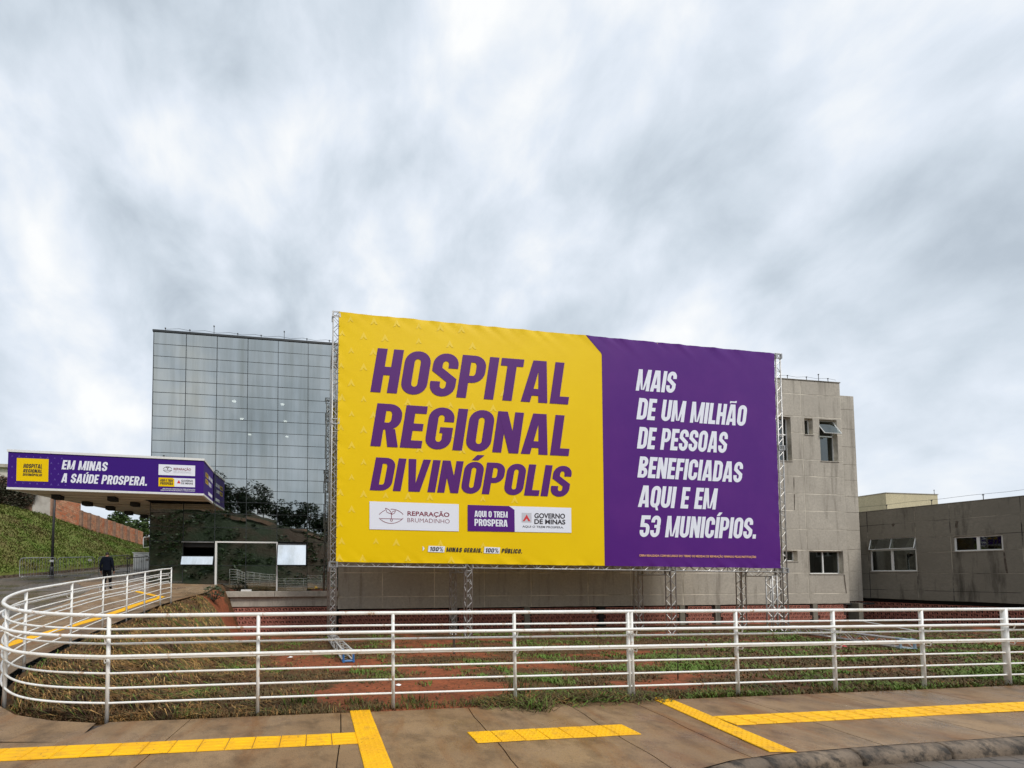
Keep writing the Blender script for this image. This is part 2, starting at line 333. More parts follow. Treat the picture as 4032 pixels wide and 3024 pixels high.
# ------------------------------------------------------------------ terrain functions
EDGE = lambda x: 4.50 + 0.108 * x                                    # railing line along the pavement
RAIL_XY = [(-2.79, 4.19), (-3.35, 4.17), (-3.85, 4.27), (-4.28, 4.52), (-4.62, 4.86), (-4.88, 5.25), (-5.06, 5.7), (-5.25, 6.3), (-5.5, 7.2), (-5.88, 8.6), (-6.05, 9.8), (-6.2, 11.0), (-6.3, 12.0), (-6.35, 12.7)]
PATH_Z = [(3.5, 0.0), (4.6, 0.10), (5.6, 0.22), (7.2, 0.32), (9.8, 0.46), (12, 0.64), (16.3, 0.86), (18.5, 1.22), (21, 1.48), (24, 1.75), (30, 2.35), (45, 3.6), (80, 5)]
def path_z(x, y):
    b = 1.0 if y > 7 else max(sstep(5.0, 7.0, y), min(1, max(0, (-2.79 - x) / 1.5)))
    return lerp_table(PATH_Z, y) * b + 0.03 * min(4, max(0, -x - 8)) * sstep(10, 16, y)
XL = [(4.17, -2.79)] + [(y, x) for x, y in RAIL_XY[2:]] + [(16.0, -6.6), (18.6, -6.9)]
def garden_z(x, y):
    q = y - EDGE(x)
    g = lerp_table([(0, -0.01), (0.25, -0.03), (5.3, -0.66), (11, -1.10), (15, -1.30), (40, -1.35)], q)
    g += 0.035 * fbm(x, y, 0.9) * sstep(0.1, 0.8, q)
    xl = lerp_table(XL, y); d = x - xl
    wgt = 1 - sstep(0.15, lerp_table([(9, 3.2), (13, 2.3), (18, 1.3)], y), d)
    top = path_z(xl, y) - 0.06
    z = g + (top - g) * wgt
    if y < 18.9: z += 0.17 * fbm(x, y, 0.8, 3) * sstep(0.2, 1.5, d) * (1 - sstep(3, 6, d)) * sstep(0.2, 1.5, q)
    return z
def soil_mask(x, y):
    m = 0.34 + 0.75 * fbm(x * 0.8, y * 1.3, 0.42, 9.3)
    m += 0.55 * math.exp(-((x - 0.9) / 1.7) ** 2 - ((y - 5.6) / 1.2) ** 2)
    m += 0.45 * math.exp(-((x - 5.0) / 0.6) ** 2 - ((y - 5.8) / 0.4) ** 2) + 0.35 * math.exp(-((x - 3.2) / 1.5) ** 2 - ((y - 12.5) / 1.5) ** 2)
    m += 1.3 * math.exp(-((x + 5.6) / 1.2) ** 2 - ((y - 16.5) / 1.8) ** 2)
    m -= 0.55 * (1 - sstep(1.0, 3.5, x - lerp_table(XL, y)))
    m -= 0.20 * sstep(4, 9, x)
    return m

# ------------------------------------------------------------------ ground sheets
def grid(name, xs, ys, zf, mat, keep=None, attr=None, kind='structure', smooth=True):
    nx, ny = len(xs), len(ys); v = [(x, y, zf(x, y)) for y in ys for x in xs]; f = []
    for j in range(ny - 1):
        for i in range(nx - 1):
            if keep is None or keep((xs[i] + xs[i+1]) / 2, (ys[j] + ys[j+1]) / 2):
                f.append((j*nx+i, j*nx+i+1, (j+1)*nx+i+1, (j+1)*nx+i))
    me = bpy.data.meshes.new(name); me.from_pydata(v, [], f); me.materials.append(mat)
    if attr:
        a = me.attributes.new('soil', 'FLOAT', 'POINT'); a.data.foreach_set('value', [attr(p[0], p[1]) for p in v])
    if smooth: me.polygons.foreach_set('use_smooth', [True] * len(f))
    o = link(bpy.data.objects.new(name, me)); return tag(o, kind=kind)
def frange(a, b, n): return [a + (b - a) * i / n for i in range(n + 1)]
ground = grid('ground', frange(-600, 600, 24), frange(-600, 900, 30), lambda x, y: -2.2, HILL_G)

def rows_sheet(name, ys, left, right, zf, mat, n=24):
    v = []; f = []
    for y in ys:
        a, b = left(y), right(y)
        for i in range(n + 1):
            x = a + (b - a) * i / n; v.append((x, y, zf(x, y)))
    for j in range(len(ys) - 1):
        for i in range(n):
            k = j * (n + 1) + i; f.append((k, k + 1, k + n + 2, k + n + 1))
    me = bpy.data.meshes.new(name); me.from_pydata(v, [], f); me.materials.append(mat)
    me.polygons.foreach_set('use_smooth', [True] * len(f))
    return tag(link(bpy.data.objects.new(name, me)), kind='structure')

# garden: a sheet from the pavement edge to the building, right of the railing branch
gxs = frange(-8, 4, 80) + frange(4.3, 46, 90)
gys = [0.0]
ny = 90
gv = []; gf = []; gattr = []
for j in range(ny + 1):
    t = (j / ny) ** 1.5
    for x in gxs:
        y0 = EDGE(x) - 0.10 if x > -2.79 else None
        if y0 is None:
            y0 = lerp_table([(-8, 19.0), (-6.4, 12.7), (-6.05, 9.8), (-5.5, 7.2), (-5.06, 5.7), (-4.62, 4.86), (-4.28, 4.5), (-3.85, 4.22), (-3.35, 4.1), (-2.79, 4.10)], x)
        y = y0 + (26.0 - y0) * t
        gv.append((x, y, garden_z(x, y))); gattr.append(soil_mask(x, y))
nx = len(gxs)
for j in range(ny):
    for i in range(nx - 1): gf.append((j*nx+i, j*nx+i+1, (j+1)*nx+i+1, (j+1)*nx+i))
me = bpy.data.meshes.new('garden_ground'); me.from_pydata(gv, [], gf); me.materials.append(SOIL)
a_ = me.attributes.new('soil', 'FLOAT', 'POINT'); a_.data.foreach_set('value', gattr)
me.polygons.foreach_set('use_smooth', [True] * len(gf))
garden = tag(link(bpy.data.objects.new('garden_ground', me)), kind='structure')

FOOT = [(-30, -30), (-6, -27), (8, -23), (15, -21), (18.5, -18.6), (22, -17.7), (25, -17.5), (30, -16.8), (45, -15.5), (80, -14)]   # y -> x of the bank foot
FOOTF = lambda y: lerp_table(FOOT, y)
RIGHT_PATH = lambda y: -2.79 if y < 4.1 else lerp_table([(4.1, -2.85), (4.12, -3.35), (4.22, -3.85), (4.47, -4.32), (4.83, -4.67), (5.22, -4.94), (5.7, -5.12), (7.2, -5.56), (9.8, -6.10), (12, -6.36), (12.7, -6.4), (16, -6.5), (18.0, -6.7), (18.1, -9.5), (50, -10.5), (80, -10)], y)
pys = [3.64, 3.85, 4.1, 4.12, 4.22, 4.47, 4.83, 5.22, 5.7, 6.4, 7.2, 8, 9, 9.8, 11, 12, 12.7, 14, 15, 16, 17, 18.0, 18.1, 19, 20, 21, 22, 24, 26, 28, 30, 34, 38, 45, 60, 80]
PATH_ROADX = lambda y: RIGHT_PATH(y) - lerp_table([(3.6, 6.5), (7, 3.4), (12, 3.2), (16, 5.0), (18, 7.0), (18.1, 5.0), (22, 3.0), (80, 3)], y)
path = rows_sheet('path', pys, PATH_ROADX, RIGHT_PATH, lambda x, y: path_z(x, y), PAVE)
lane = rows_sheet('lane', pys, lambda y: FOOTF(y) - 0.3, PATH_ROADX, lambda x, y: path_z(x, y) - 0.004, ROAD)

# bank on the left, up to the boundary wall
TOPL = [(-30, -40, 7.0), (-6, -34, 6.8), (8, -29, 6.6), (18, -26, 6.6), (25, -24.1, 6.4), (27, -23.5, 6.3), (30, -22.3, 5.4), (37, -21.3, 4.5), (55, -20, 5.2), (80, -19, 6.0)]
def bank_top(y): return lerp_table([(a, b) for a, b, c in TOPL], y), lerp_table([(a, c) for a, b, c in TOPL], y)
def bank_pt(y, t):
    fx = FOOTF(y) - 0.3; fz = path_z(fx, max(y, -2)); tx, tz = bank_top(y)
    kz = fz + 0.28 + (tz - fz - 0.28) * (t ** 0.9)
    p = Vector((fx + (tx - fx) * t, y, kz))
    p.z += 0.18 * fbm(p.x, p.y, 0.35, 2) * sstep(0.02, 0.2, t) * (1 - sstep(0.85, 1, t)); return p
by = frange(-30, 80, 110); bt = [0, 0.0001] + frange(0.04, 1, 18)
bv = []; bf = []
for y in by:
    for k, t in enumerate(bt):
        p = bank_pt(y, t)
        if k == 0: p.z = path_z(p.x, max(y, -2)) - 0.3
        bv.append(tuple(p))
    tx, tz = bank_top(y); bv.append((tx - 60, y, tz + 3))
nb = len(bt) + 1
for j in range(len(by) - 1):
    for i in range(nb - 1): bf.append((j*nb+i, (j+1)*nb+i, (j+1)*nb+i+1, j*nb+i+1))
me = bpy.data.meshes.new('bank'); me.from_pydata(bv, [], bf); me.materials.append(BANK_G); me.polygons.foreach_set('use_smooth', [True] * len(bf))
bank = tag(link(bpy.data.objects.new('bank', me)), kind='structure')
mb = MB()
for j in range(len(by) - 1):
    if by[j] < 6: continue
    a = bank_pt(by[j], 0); b = bank_pt(by[j+1], 0)
    x0, x1 = a.x, b.x; za, zb = path_z(a.x, by[j]), path_z(b.x, by[j+1])
    pts = [(x0 + 0.02, by[j], za + 0.02), (x1 + 0.02, by[j+1], zb + 0.02), (x1 + 0.02, by[j+1], zb + 0.14), (x0 + 0.02, by[j], za + 0.14), (x1 - 0.12, by[j+1], zb + 0.14), (x0 - 0.12, by[j], za + 0.14)]
    pts[0] = (pts[0][0], pts[0][1], za - 0.1); pts[1] = (pts[1][0], pts[1][1], zb - 0.1)
    mb.add(pts, [(0, 1, 2, 3), (3, 2, 4, 5)])
tag(mb.build('bank_kerb', KERB), kind='structure')

# ------------------------------------------------------------------ pavement: base, slabs, tactile tiles, kerb, road
def kerb_y(x):      # back edge of the kerb on the pavement side
    return lerp_table([(0.9, -4.5), (0.95, 0.0), (1.15, 1.3), (1.5, 2.0), (2.0, 2.62), (2.65, 3.06), (3.3, 3.29), (3.9, 3.42), (4.85, 3.55), (6.8, 3.78), (16, 4.9), (40, 7.8)], x)
def pav_hi(x): return EDGE(x) - 0.08 if x > -2.79 else 3.637
mb = MB()
xs = frange(-30, -2.79, 14) + frange(-2.6, 0.9, 8) + frange(0.95, 3.9, 24) + frange(4.2, 40, 40)
top = [(x, pav_hi(x)) for x in xs]; bot = [(x, kerb_y(x) if x >= 0.9 else -6.0) for x in xs]
for i in range(len(xs) - 1):
    mb.add([(xs[i], bot[i][1], -0.03), (xs[i+1], bot[i+1][1], -0.03), (xs[i+1], top[i+1][1], -0.03), (xs[i], top[i][1], -0.03)], [(0, 1, 2, 3)])
sidewalk = tag(mb.build('sidewalk', JOINTFILL), kind='structure')
JX = [-30, -24, -18, -12, -8.3, -5.4, -3.45, -1.86, -0.16, 1.37, 2.66, 3.53, 5.05, 6.5, 8.0, 9.6, 11.2, 13, 15, 18, 22, 28, 40]
for i in range(len(JX) - 1):
    x0, x1 = JX[i] + 0.006, JX[i + 1] - 0.006
    if x0 > 3.9 and False: continue
    n = max(3, int((x1 - x0) / 0.12)); n = min(n, 40)
    sx = frange(x0, x1, n); mb = MB(); ph = R.random() * 6
    wob = lambda y, k: 0.010 * sin(y * 5 + k) + 0.006 * sin(y * 13 + k * 2)
    yn = 18
    up = []
    for k, x in enumerate(sx):
        lo_, hi_ = (kerb_y(x) + 0.005 if x >= 0.9 else -6.0), pav_hi(x)
        for j in range(yn + 1):
            y = lo_ + (hi_ - lo_) * j / yn
            xx = x + (wob(y, i) if k == 0 else wob(y, i + 1) if k == n else 0)
            up.append((xx, y, 0.004 * fbm(x, y, 0.6, 4)))
    fs = []
    for k in range(n):
        for j in range(yn):
            q = k * (yn + 1) + j; fs.append((q, q + yn + 1, q + yn + 2, q + 1))
    mb.add(up, fs)
    for k in (0, n):      # visible joint sides
        b = [(p[0], p[1], -0.03) for p in up[k*(yn+1):(k+1)*(yn+1)]]; t_ = up[k*(yn+1):(k+1)*(yn+1)]
        for j in range(yn): mb.add([b[j], b[j+1], t_[j+1], t_[j]], [(0, 1, 2, 3)])
    o = mb.build('slab', PAVE, sidewalk)
# tactile tiles
def tile_mesh(kind):
    mb = MB(); h = 0.1225; z = 0.007
    c = 0.004
    mb.add([(-h,-h,0),(h,-h,0),(h,h,0),(-h,h,0),(-h+c,-h+c,z),(h-c,-h+c,z),(h-c,h-c,z),(-h+c,h-c,z)], [(4,5,6,7),(0,1,5,4),(1,2,6,5),(2,3,7,6),(3,0,4,7)])
    if kind == 'bars':
        for k in range(4):
            y = -0.0925 + k * 0.0617
            a, b = 0.015, 0.009
            mb.add([(-0.105,y-a,z),(0.105,y-a,z),(0.105,y+a,z),(-0.105,y+a,z),(-0.100,y-b,z+0.0045),(0.100,y-b,z+0.0045),(0.100,y+b,z+0.0045),(-0.100,y+b,z+0.0045)], [(4,5,6,7),(0,1,5,4),(1,2,6,5),(2,3,7,6),(3,0,4,7)])
    else:
        for i in range(5):
            for j in range(5):
                x, y = -0.1 + i * 0.05, -0.1 + j * 0.05
                p = [(x + 0.014 * cos(a), y + 0.014 * sin(a), z) for a in [pi / 3 * k for k in range(6)]]
                q = [(x + 0.008 * cos(a), y + 0.008 * sin(a), z + 0.0045) for a in [pi / 3 * k for k in range(6)]]
                mb.add(p + q, [tuple(range(6, 12))] + [(k, (k + 1) % 6, 6 + (k + 1) % 6, 6 + k) for k in range(6)])
    return mb.mesh('tactile_tile_' + kind, TILE_Y)
TB, TD = tile_mesh('bars'), tile_mesh('domes')
def tile_run(p0, direction, n, mesh, parent, start=0.5, zf=lambda x, y: 0.004, rot=0, pitch=0.25):
    d = Vector((direction[0], direction[1])); d.normalize(); a = math.atan2(d.y, d.x)
    for k in range(n):
        q = Vector((p0[0], p0[1])) + d * (pitch * (k + start))
        q2 = q + d * 0.1; q1 = q - d * 0.1
        sl = math.atan2(zf(q2.x, q2.y) - zf(q1.x, q1.y), 0.2)
        o = inst('tactile_tile', mesh, parent, (q.x, q.y, zf(q.x, q.y)), (R.uniform(-.006, .006), -sl + R.uniform(-.006, .006), a + rot + R.uniform(-.012, .012)))
tile_run((-0.075 + 0.125, 4.47), (0.11, -1), 16, TD, sidewalk)
tile_run((0.012, 3.725), (-1, -0.107), 26, TB, sidewalk)
tile_run((1.16, 3.735), (1, 0.112), 7, TD, sidewalk)
tile_run((4.00, 4.92), (-0.055, -1), 6, TD, sidewalk, pitch=0.248)
tile_run((4.10, 4.155), (1, 0.109), 44, TB, sidewalk)
TZ = lambda x, y: path_z(x, y) + 0.004
tile_run((-6.15, 4.5), (-0.16, 1), 12, TB, path, zf=TZ)
tile_run((-6.62, 7.45), (-0.10, 1), 14, TB, path, zf=TZ)
tile_run((-6.97, 10.9), (-0.16, 1), 14, TB, path, zf=TZ)
tile_run((-7.6, 14.4), (-0.72, 0.62), 13, TD, path, zf=TZ)
# kerb stones: half-round stones along the kerb line
kp = []
for x in frange(0.9, 40, 900):
    kp.append(Vector((x, kerb_y(x), 0)))
arc = [kp[0]]; acc = 0; stones = []; cur = [kp[0]]
for p, q in zip(kp, kp[1:]):
    n = max(1, int((q - p).length / 0.06))
    for k in range(1, n + 1):
        r_ = p + (q - p) * k / n; acc += (r_ - cur[-1]).length; cur.append(r_)
        if acc > 0.98: stones.append(cur); cur = [r_]; acc = 0
kerb_root = MB(); kerb_root.box(20, 20.1, 5.0, 5.1, -0.5, -0.45)
prof = [(0.0, -0.2), (0.0, -0.006), (0.015, 0.007), (0.045, 0.009), (0.075, -0.002), (0.098, -0.025), (0.112, -0.055), (0.118, -0.11), (0.118, -0.2)]
kroot = None
for st in stones:
    if len(st) < 4: continue
    mb = MB(); tot = sum((b - a).length for a, b in zip(st, st[1:])); pts = []
    st2 = st; run = 0; jit = R.uniform(-.006, .006)
    for i, p in enumerate(st2):
        t = (st2[min(i + 1, len(st2) - 1)] - st2[max(i - 1, 0)]).normalized(); nrm = Vector((t.y, -t.x, 0))
        sh = 0.992 if i in (0, len(st2) - 1) else 1.0
        off = t * (0.008 if i == 0 else -0.008 if i == len(st2) - 1 else 0)
        for (a, z) in prof:
            nz = 0.005 * fbm(p.x * 4 + a * 20, p.y * 4, 2.2, z * 12)
            pts.append(tuple(p + off + nrm * (a * sh + nz + jit) + Vector((0, 0, z * 1.0 + nz + jit))))
    m_ = len(prof); fs = []
    for i in range(len(st2) - 1):
        for k in range(m_ - 1): fs.append((i*m_+k, (i+1)*m_+k, (i+1)*m_+k+1, i*m_+k+1))
    fs.append(tuple(range(m_))); fs.append(tuple(range((len(st2)-1)*m_, len(st2)*m_))[::-1])
    mb.add(pts, fs)
    if kroot is None: kroot = tag(mb.build('kerb', KERB, None, True), kind='structure')
    else: mb.build('kerb_stone', KERB, kroot, True)
mb = MB()
rx = frange(0.9, 3.9, 40) + frange(4, 60, 30)
for a, b in zip(rx, rx[1:]):
    mb.add([(a, -40, -0.105), (b, -40, -0.105), (b, kerb_y(b) if b < 40 else kerb_y(40), -0.105), (a, kerb_y(a) if a < 40 else kerb_y(40), -0.105)], [(0, 1, 2, 3)])
tag(mb.build('road', ROAD), kind='structure')
mb = MB(); mb.add([(-60, -40, -0.02), (0.9, -40, -0.02), (0.9, -5.9, -0.02), (-60, -5.9, -0.02)], [(0, 1, 2, 3)])
mb.add([(-60, -5.9, -0.02), (-29.9, -5.9, -0.02), (-29.9, 3.7, -0.02), (-60, 3.7, -0.02)], [(0, 1, 2, 3)])
tag(mb.build('street', ROAD), kind='structure')

# ------------------------------------------------------------------ main building (glass block + plastered block share one plane)
Y0 = 19.2
def fac(u, v): return on_plane(u, v, Y0)
def split_rects(x0, x1, z0, z1, holes):
    xs = sorted({x0, x1} | {min(max(h[k], x0), x1) for h in holes for k in (0, 1)})
    zs = sorted({z0, z1} | {min(max(h[k], z0), z1) for h in holes for k in (2, 3)})
    out = []
    for a, b in zip(xs, xs[1:]):
        if b - a < 1e-4: continue
        col = []
        for c, d in zip(zs, zs[1:]):
            if d - c < 1e-4: continue
            mx, mz = (a + b) / 2, (c + d) / 2
            if any(h[0] < mx < h[1] and h[2] < mz < h[3] for h in holes): continue
            if col and abs(col[-1][3] - c) < 1e-6: col[-1][3] = d
            else: col.append([a, b, c, d])
        out += col
    return out
def panel_wall(root, cols, rows, holes, mat, joint, yb=0.009, thick=0.32, gap=0.027, name='wall_panel'):
    """individual plaster panels with recessed joints in front of a solid wall with the window openings"""
    mb = MB()
    for r in split_rects(cols[0], cols[-1], rows[0], rows[-1], holes): mb.box(r[0], r[1], yb, thick, r[2], r[3])
    mb.build('wall', joint, root)
    for i in range(len(cols) - 1):
        for j in range(len(rows) - 1):
            rs = split_rects(cols[i] + gap, cols[i+1] - gap, rows[j] + gap, rows[j+1] - gap, holes)
            while rs:
                grp = [rs.pop()]; more = True
                while more:
                    more = False
                    for r in list(rs):
                        if any(r[0] <= g[1] + 1e-5 and g[0] <= r[1] + 1e-5 and r[2] < g[3] - 1e-5 and g[2] < r[3] - 1e-5 or r[2] <= g[3] + 1e-5 and g[2] <= r[3] + 1e-5 and r[0] < g[1] - 1e-5 and g[0] < r[1] - 1e-5 for g in grp):
                            grp.append(r); rs.remove(r); more = True
                mb = MB()
                for r in grp: mb.cbox(r[0], r[1], 0.0, yb - 0.002, r[2], r[3], 0.004 if len(grp) == 1 else 0.0005)
                mb.build(name, mat, root)
def window(root, x0, x1, z0, z1, mull=(), trans=(), depth=0.20, fw=0.05, glass=None, open_top=None):
    """white framed window set back in its opening; one pane object per light"""
    fr = MB(); y = depth
    fr.box(x0, x1, y, y + 0.06, z0, z0 + fw); fr.box(x0, x1, y, y + 0.06, z1 - fw, z1)
    fr.box(x0, x0 + fw, y + 0.002, y + 0.058, z0 + fw, z1 - fw); fr.box(x1 - fw, x1, y + 0.002, y + 0.058, z0 + fw, z1 - fw)
    for m in mull: fr.box(m - fw * 0.8, m + fw * 0.8, y - 0.004, y + 0.05, z0 + fw, z1 - fw)
    for t in trans: fr.box(x0 + fw, x1 - fw, y - 0.008, y + 0.052, t - fw * 0.7, t + fw * 0.7)
    w_ = fr.build('window', WHITE_PAINT, root)
    mx = [x0 + fw * 0.5] + list(mull) + [x1 - fw * 0.5]; mz = [z0 + fw * 0.5] + list(trans) + [z1 - fw * 0.5]
    for i in range(len(mx) - 1):
        for j in range(len(mz) - 1):
            if open_top is not None and j == len(mz) - 2 and i in open_top:
                a, b, c, d = mx[i], mx[i+1], mz[j], mz[j+1]; out = (d - c) * 0.42; yb = y - out
                p = MB(); p.add([(a, yb, c + 0.06), (b, yb, c + 0.06), (b, y - 0.01, d), (a, y - 0.01, d)], [(0, 1, 2, 3)])
                p.build('pane', GLASS_WIN, w_)
                s_ = MB(); t_ = 0.022
                for q0, q1 in (((a, yb, c + 0.06), (b, yb, c + 0.06)), ((b, yb, c + 0.06), (b, y - 0.01, d)), ((b, y - 0.01, d), (a, y - 0.01, d)), ((a, y - 0.01, d), (a, yb, c + 0.06))):
                    s_.tube([q0, q1], t_, 4)
                s_.build('sash', WHITE_PAINT, w_)
            else:
                p = MB(); tl = R.uniform(-.004, .004)
                p.add([(mx[i], y + 0.03 + tl, mz[j]), (mx[i+1], y + 0.03, mz[j]), (mx[i+1], y + 0.03 - tl, mz[j+1]), (mx[i], y + 0.03, mz[j+1])], [(0, 1, 2, 3)])
                p.build('pane', glass or GLASS_WIN, w_)
    s_ = MB(); s_.box(x0 - 0.03, x1 + 0.03, -0.035, depth, z0 - 0.05, z0 - 0.003); s_.build('sill', CONC, w_)
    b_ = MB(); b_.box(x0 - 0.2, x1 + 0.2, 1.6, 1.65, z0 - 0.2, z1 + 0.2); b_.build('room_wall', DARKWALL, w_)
    return w_

# glass block
GU = [606, 733.7, 855.6, 976.8, 1096, 1213.7, 1331.5]
gs = [fac(u, 1345)[0] for u in GU]
gs[0] = fac(600, 1600)[0]
gv_ = [1305 + 47.53 * k for k in range(16)] + [2073, 2129, 2226, 2330]
gz = [fac(598, v)[1] for v in gv_]
ROOF = gz[0]; GB = gz[-1]
gb = empty('glass_building', (0, Y0, 0), AL, 'mirror glass curtain wall block with thin dark mullions left of the billboard', 'building')
skip = {(1, 17), (4, 17)}
for i in range(len(gs) - 1):
    for j in range(len(gz) - 1):
        if (i, j) in skip: continue
        x0, x1, z1, z0 = gs[i] + 0.012, gs[i+1] - 0.012, gz[j] - 0.012, gz[j+1] + 0.012
        a, b = R.gauss(0, 0.0035), R.gauss(-0.012, 0.0035); w2, h2 = (x1 - x0) / 2, (z1 - z0) / 2
        p = MB(); p.add([(x0, -a * w2 - b * h2, z0), (x1, a * w2 - b * h2, z0), (x1, a * w2 + b * h2, z1), (x0, -a * w2 + b * h2, z1)], [(0, 1, 2, 3)])
        p.build('glass_pane', GLASS, gb)
for x in gs:
    p = MB(); p.box(x - 0.014, x + 0.014, -0.012, 0.10, GB, ROOF); p.build('mullion', MULL, gb)
for z in gz[1:-1]:
    p = MB(); p.box(gs[0] + 0.014, gs[-1] - 0.014, -0.008, 0.09, z - 0.012, z + 0.012); p.build('transom', MULL, gb)
p = MB(); p.box(gs[0] - 0.05, gs[-1], -0.04, 0.3, ROOF, ROOF + 0.10); p.box(gs[0] - 0.05, gs[0] + 0.25, 0.3, 15, ROOF, ROOF + 0.10)
p.build('roof_edge', MULL, gb)
p = MB(); p.box(gs[0], gs[-1], 0.1, 15, ROOF - 0.4, ROOF - 0.02); p.build('roof', CONC_DK, gb)
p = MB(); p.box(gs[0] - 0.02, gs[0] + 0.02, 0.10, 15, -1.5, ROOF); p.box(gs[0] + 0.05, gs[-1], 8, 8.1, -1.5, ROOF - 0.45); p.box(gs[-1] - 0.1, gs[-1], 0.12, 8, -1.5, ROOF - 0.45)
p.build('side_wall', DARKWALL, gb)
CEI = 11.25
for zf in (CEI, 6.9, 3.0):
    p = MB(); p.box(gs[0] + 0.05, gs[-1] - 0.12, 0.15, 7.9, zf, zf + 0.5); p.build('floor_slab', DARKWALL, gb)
for (u, v) in [(922, 1580), (1112, 1592), (952, 1649), (1123, 1659), (983, 1711), (1130, 1719), (1263, 1801)]:
    d = ray(u, v); t = (CEI - 0.03 - EYE) / d.z; q = Vector((d.x * t, d.y * t - Y0, 0))
    lx, ly = q.x * CA + q.y * SA, -q.x * SA + q.y * CA
    p = MB(); n = 14; p.add([(lx + 0.12 * cos(2*pi*k/n), ly + 0.12 * sin(2*pi*k/n), CEI - 0.02) for k in range(n)] + [(lx + 0.09 * cos(2*pi*k/n), ly + 0.09 * sin(2*pi*k/n), CEI - 0.06) for k in range(n)],
        [tuple(range(n, 2*n))[::-1]] + [(k, (k+1) % n, n + (k+1) % n, n + k) for k in range(n)])
    if ly > 0.3: p.build('ceiling_light', LAMP, gb)
# white aluminium frame and two opened top-hung lights in the bottom band
x0, zt = fac(852, 2137); x1, zb_ = fac(1090, 2326)
p = MB(); p.box(x0 - 0.045, x0 + 0.045, -0.07, -0.02, zb_, zt); p.box(x1 - 0.035, x1 + 0.035, -0.07, -0.02, zb_, zt); p.box(x0 - 0.045, x1 + 0.035, -0.072, -0.018, zt, zt + 0.07)
p.build('door_frame', WHITE_PAINT, gb)
def open_light(ul, ur, vt, vb, out, top_bar):
    xa, za = fac(ul, vt); xb, _ = fac(ur, vt); _, zb2 = fac(ul, vb)
    p = MB(); p.add([(xa, -out, zb2), (xb, -out, zb2), (xb, -0.05, za), (xa, -0.05, za)], [(0, 1, 2, 3)])
    o = p.build('opened_pane', GLASS_OPEN, gb)
    p = MB()
    for q0, q1 in (((xa, -out, zb2), (xb, -out, zb2)), ((xb, -out, zb2), (xb, -0.05, za)), ((xb, -0.05, za), (xa, -0.05, za)), ((xa, -0.05, za), (xa, -out, zb2))): p.tube([q0, q1], 0.018, 4)
    p.build('sash', MULL, o)
    xc, zc2 = fac(ul, top_bar)
    p = MB(); p.box(xc, xb, -0.05, -0.015, zc2 - 0.02, zc2 + 0.025); p.build('sash_rail', GALV, o)
open_light(716, 842, 2190, 2224, 0.20, 2134)
open_light(1094, 1206, 2145, 2226, 0.50, 2143)
p = MB(); xs_, zs_ = fac(950, 2328); p.box(xs_, xs_ + 0.5, -0.10, -0.03, GB + 0.004, GB + 0.09); p.build('threshold_block', WHITE_PAINT, gb)
# ledge, base wall and clay hollow-block skirt under the glass
lx0 = fac(780, 2340)[0]; zl = fac(1100, 2350)[1]; zw = fac(1100, 2388)[1]
xq = fac(1082, 2340)[0]
for a, b in ((lx0, xq - 0.006), (xq + 0.006, gs[-1])):
    p = MB(); p.cbox(a, b, -0.12, 0.3, zl, GB - 0.002, 0.015); p.build('ledge_stone', CONC, gb)
p = MB(); p.box(fac(885, 2370)[0], gs[-1], 0.06, 0.35, zw, zl - 0.002); p.build('base_wall', CONC, gb)
p = MB(); p.box(fac(885, 2370)[0] - 0.25, fac(885, 2370)[0] - 0.002, 0.0, 0.5, -1.6, zl - 0.002); p.build('end_pier', CONC_DK, gb)
# hollow clay block, shared by every skirt
BW, BH = 0.31, 0.215
def block_mesh():
    mb = MB(); w2, h2, e = BW / 2 - 0.010, BH / 2 - 0.010, 0.032; y1 = 0.07
    o_ = [(-w2, 0, -h2), (w2, 0, -h2), (w2, 0, h2), (-w2, 0, h2)]; i_ = [(-w2 + e, 0, -h2 + e), (w2 - e, 0, -h2 + e), (w2 - e, 0, h2 - e), (-w2 + e, 0, h2 - e)]
    b_ = [(p[0], y1, p[2]) for p in i_]; ob = [(p[0], 0.05, p[2]) for p in o_]
    mb.add(o_ + i_ + b_ + ob, [(k, (k+1) % 4, 4 + (k+1) % 4, 4 + k) for k in range(4)] + [(4 + k, 4 + (k+1) % 4, 8 + (k+1) % 4, 8 + k) for k in range(4)] + [(12 + k, 12 + (k+1) % 4, (k+1) % 4, k) for k in range(4)])
    for s in (-1, 1):
        x = s * 0.045
        mb.add([(x - .014, 0.004, -0.02 if s < 0 else -h2 + e), (x + .014, 0.004, -0.02 if s < 0 else -h2 + e), (x + .014, 0.004, h2 - e if s < 0 else 0.02), (x - .014, 0.004, h2 - e if s < 0 else 0.02)], [(0, 1, 2, 3)])
    mb.add([(-0.03, 0.004, -0.016), (0.03, 0.004, -0.016), (0.03, 0.004, 0.012), (-0.03, 0.004, 0.012)], [(0, 1, 2, 3)])
    return mb
BLOCK = block_mesh().mesh('hollow_block', BRICK)
def block_skirt(root, x0, x1, ztop, zbot, y, single_rows, gaps=()):
    p = MB(); p.box(x0, x1, y + 0.05, y + 0.12, zbot, ztop); p.build('hole_shade_backing', HOLE_SHADE, root)
    rest = MB(); proto = block_mesh(); row = 0; z = ztop - BH / 2 - 0.02
    while z > zbot:
        off = BW / 2 if row % 2 else 0; x = x0 + BW / 2 + off
        while x < x1 - BW / 2 + 0.01:
            if not any(a < x < b for a, b in gaps):
                if row < single_rows: inst('hollow_block', BLOCK, root, (x, y + R.uniform(-.004, .004), z), (0, 0, 0))
                else: rest.add([(q[0] + x, q[1] + y, q[2] + z) for q in proto.v], proto.f)
            x += BW
        z -= BH; row += 1
    if rest.f: tag(rest.build('hollow_block_rows', BRICK, root), kind='stuff')
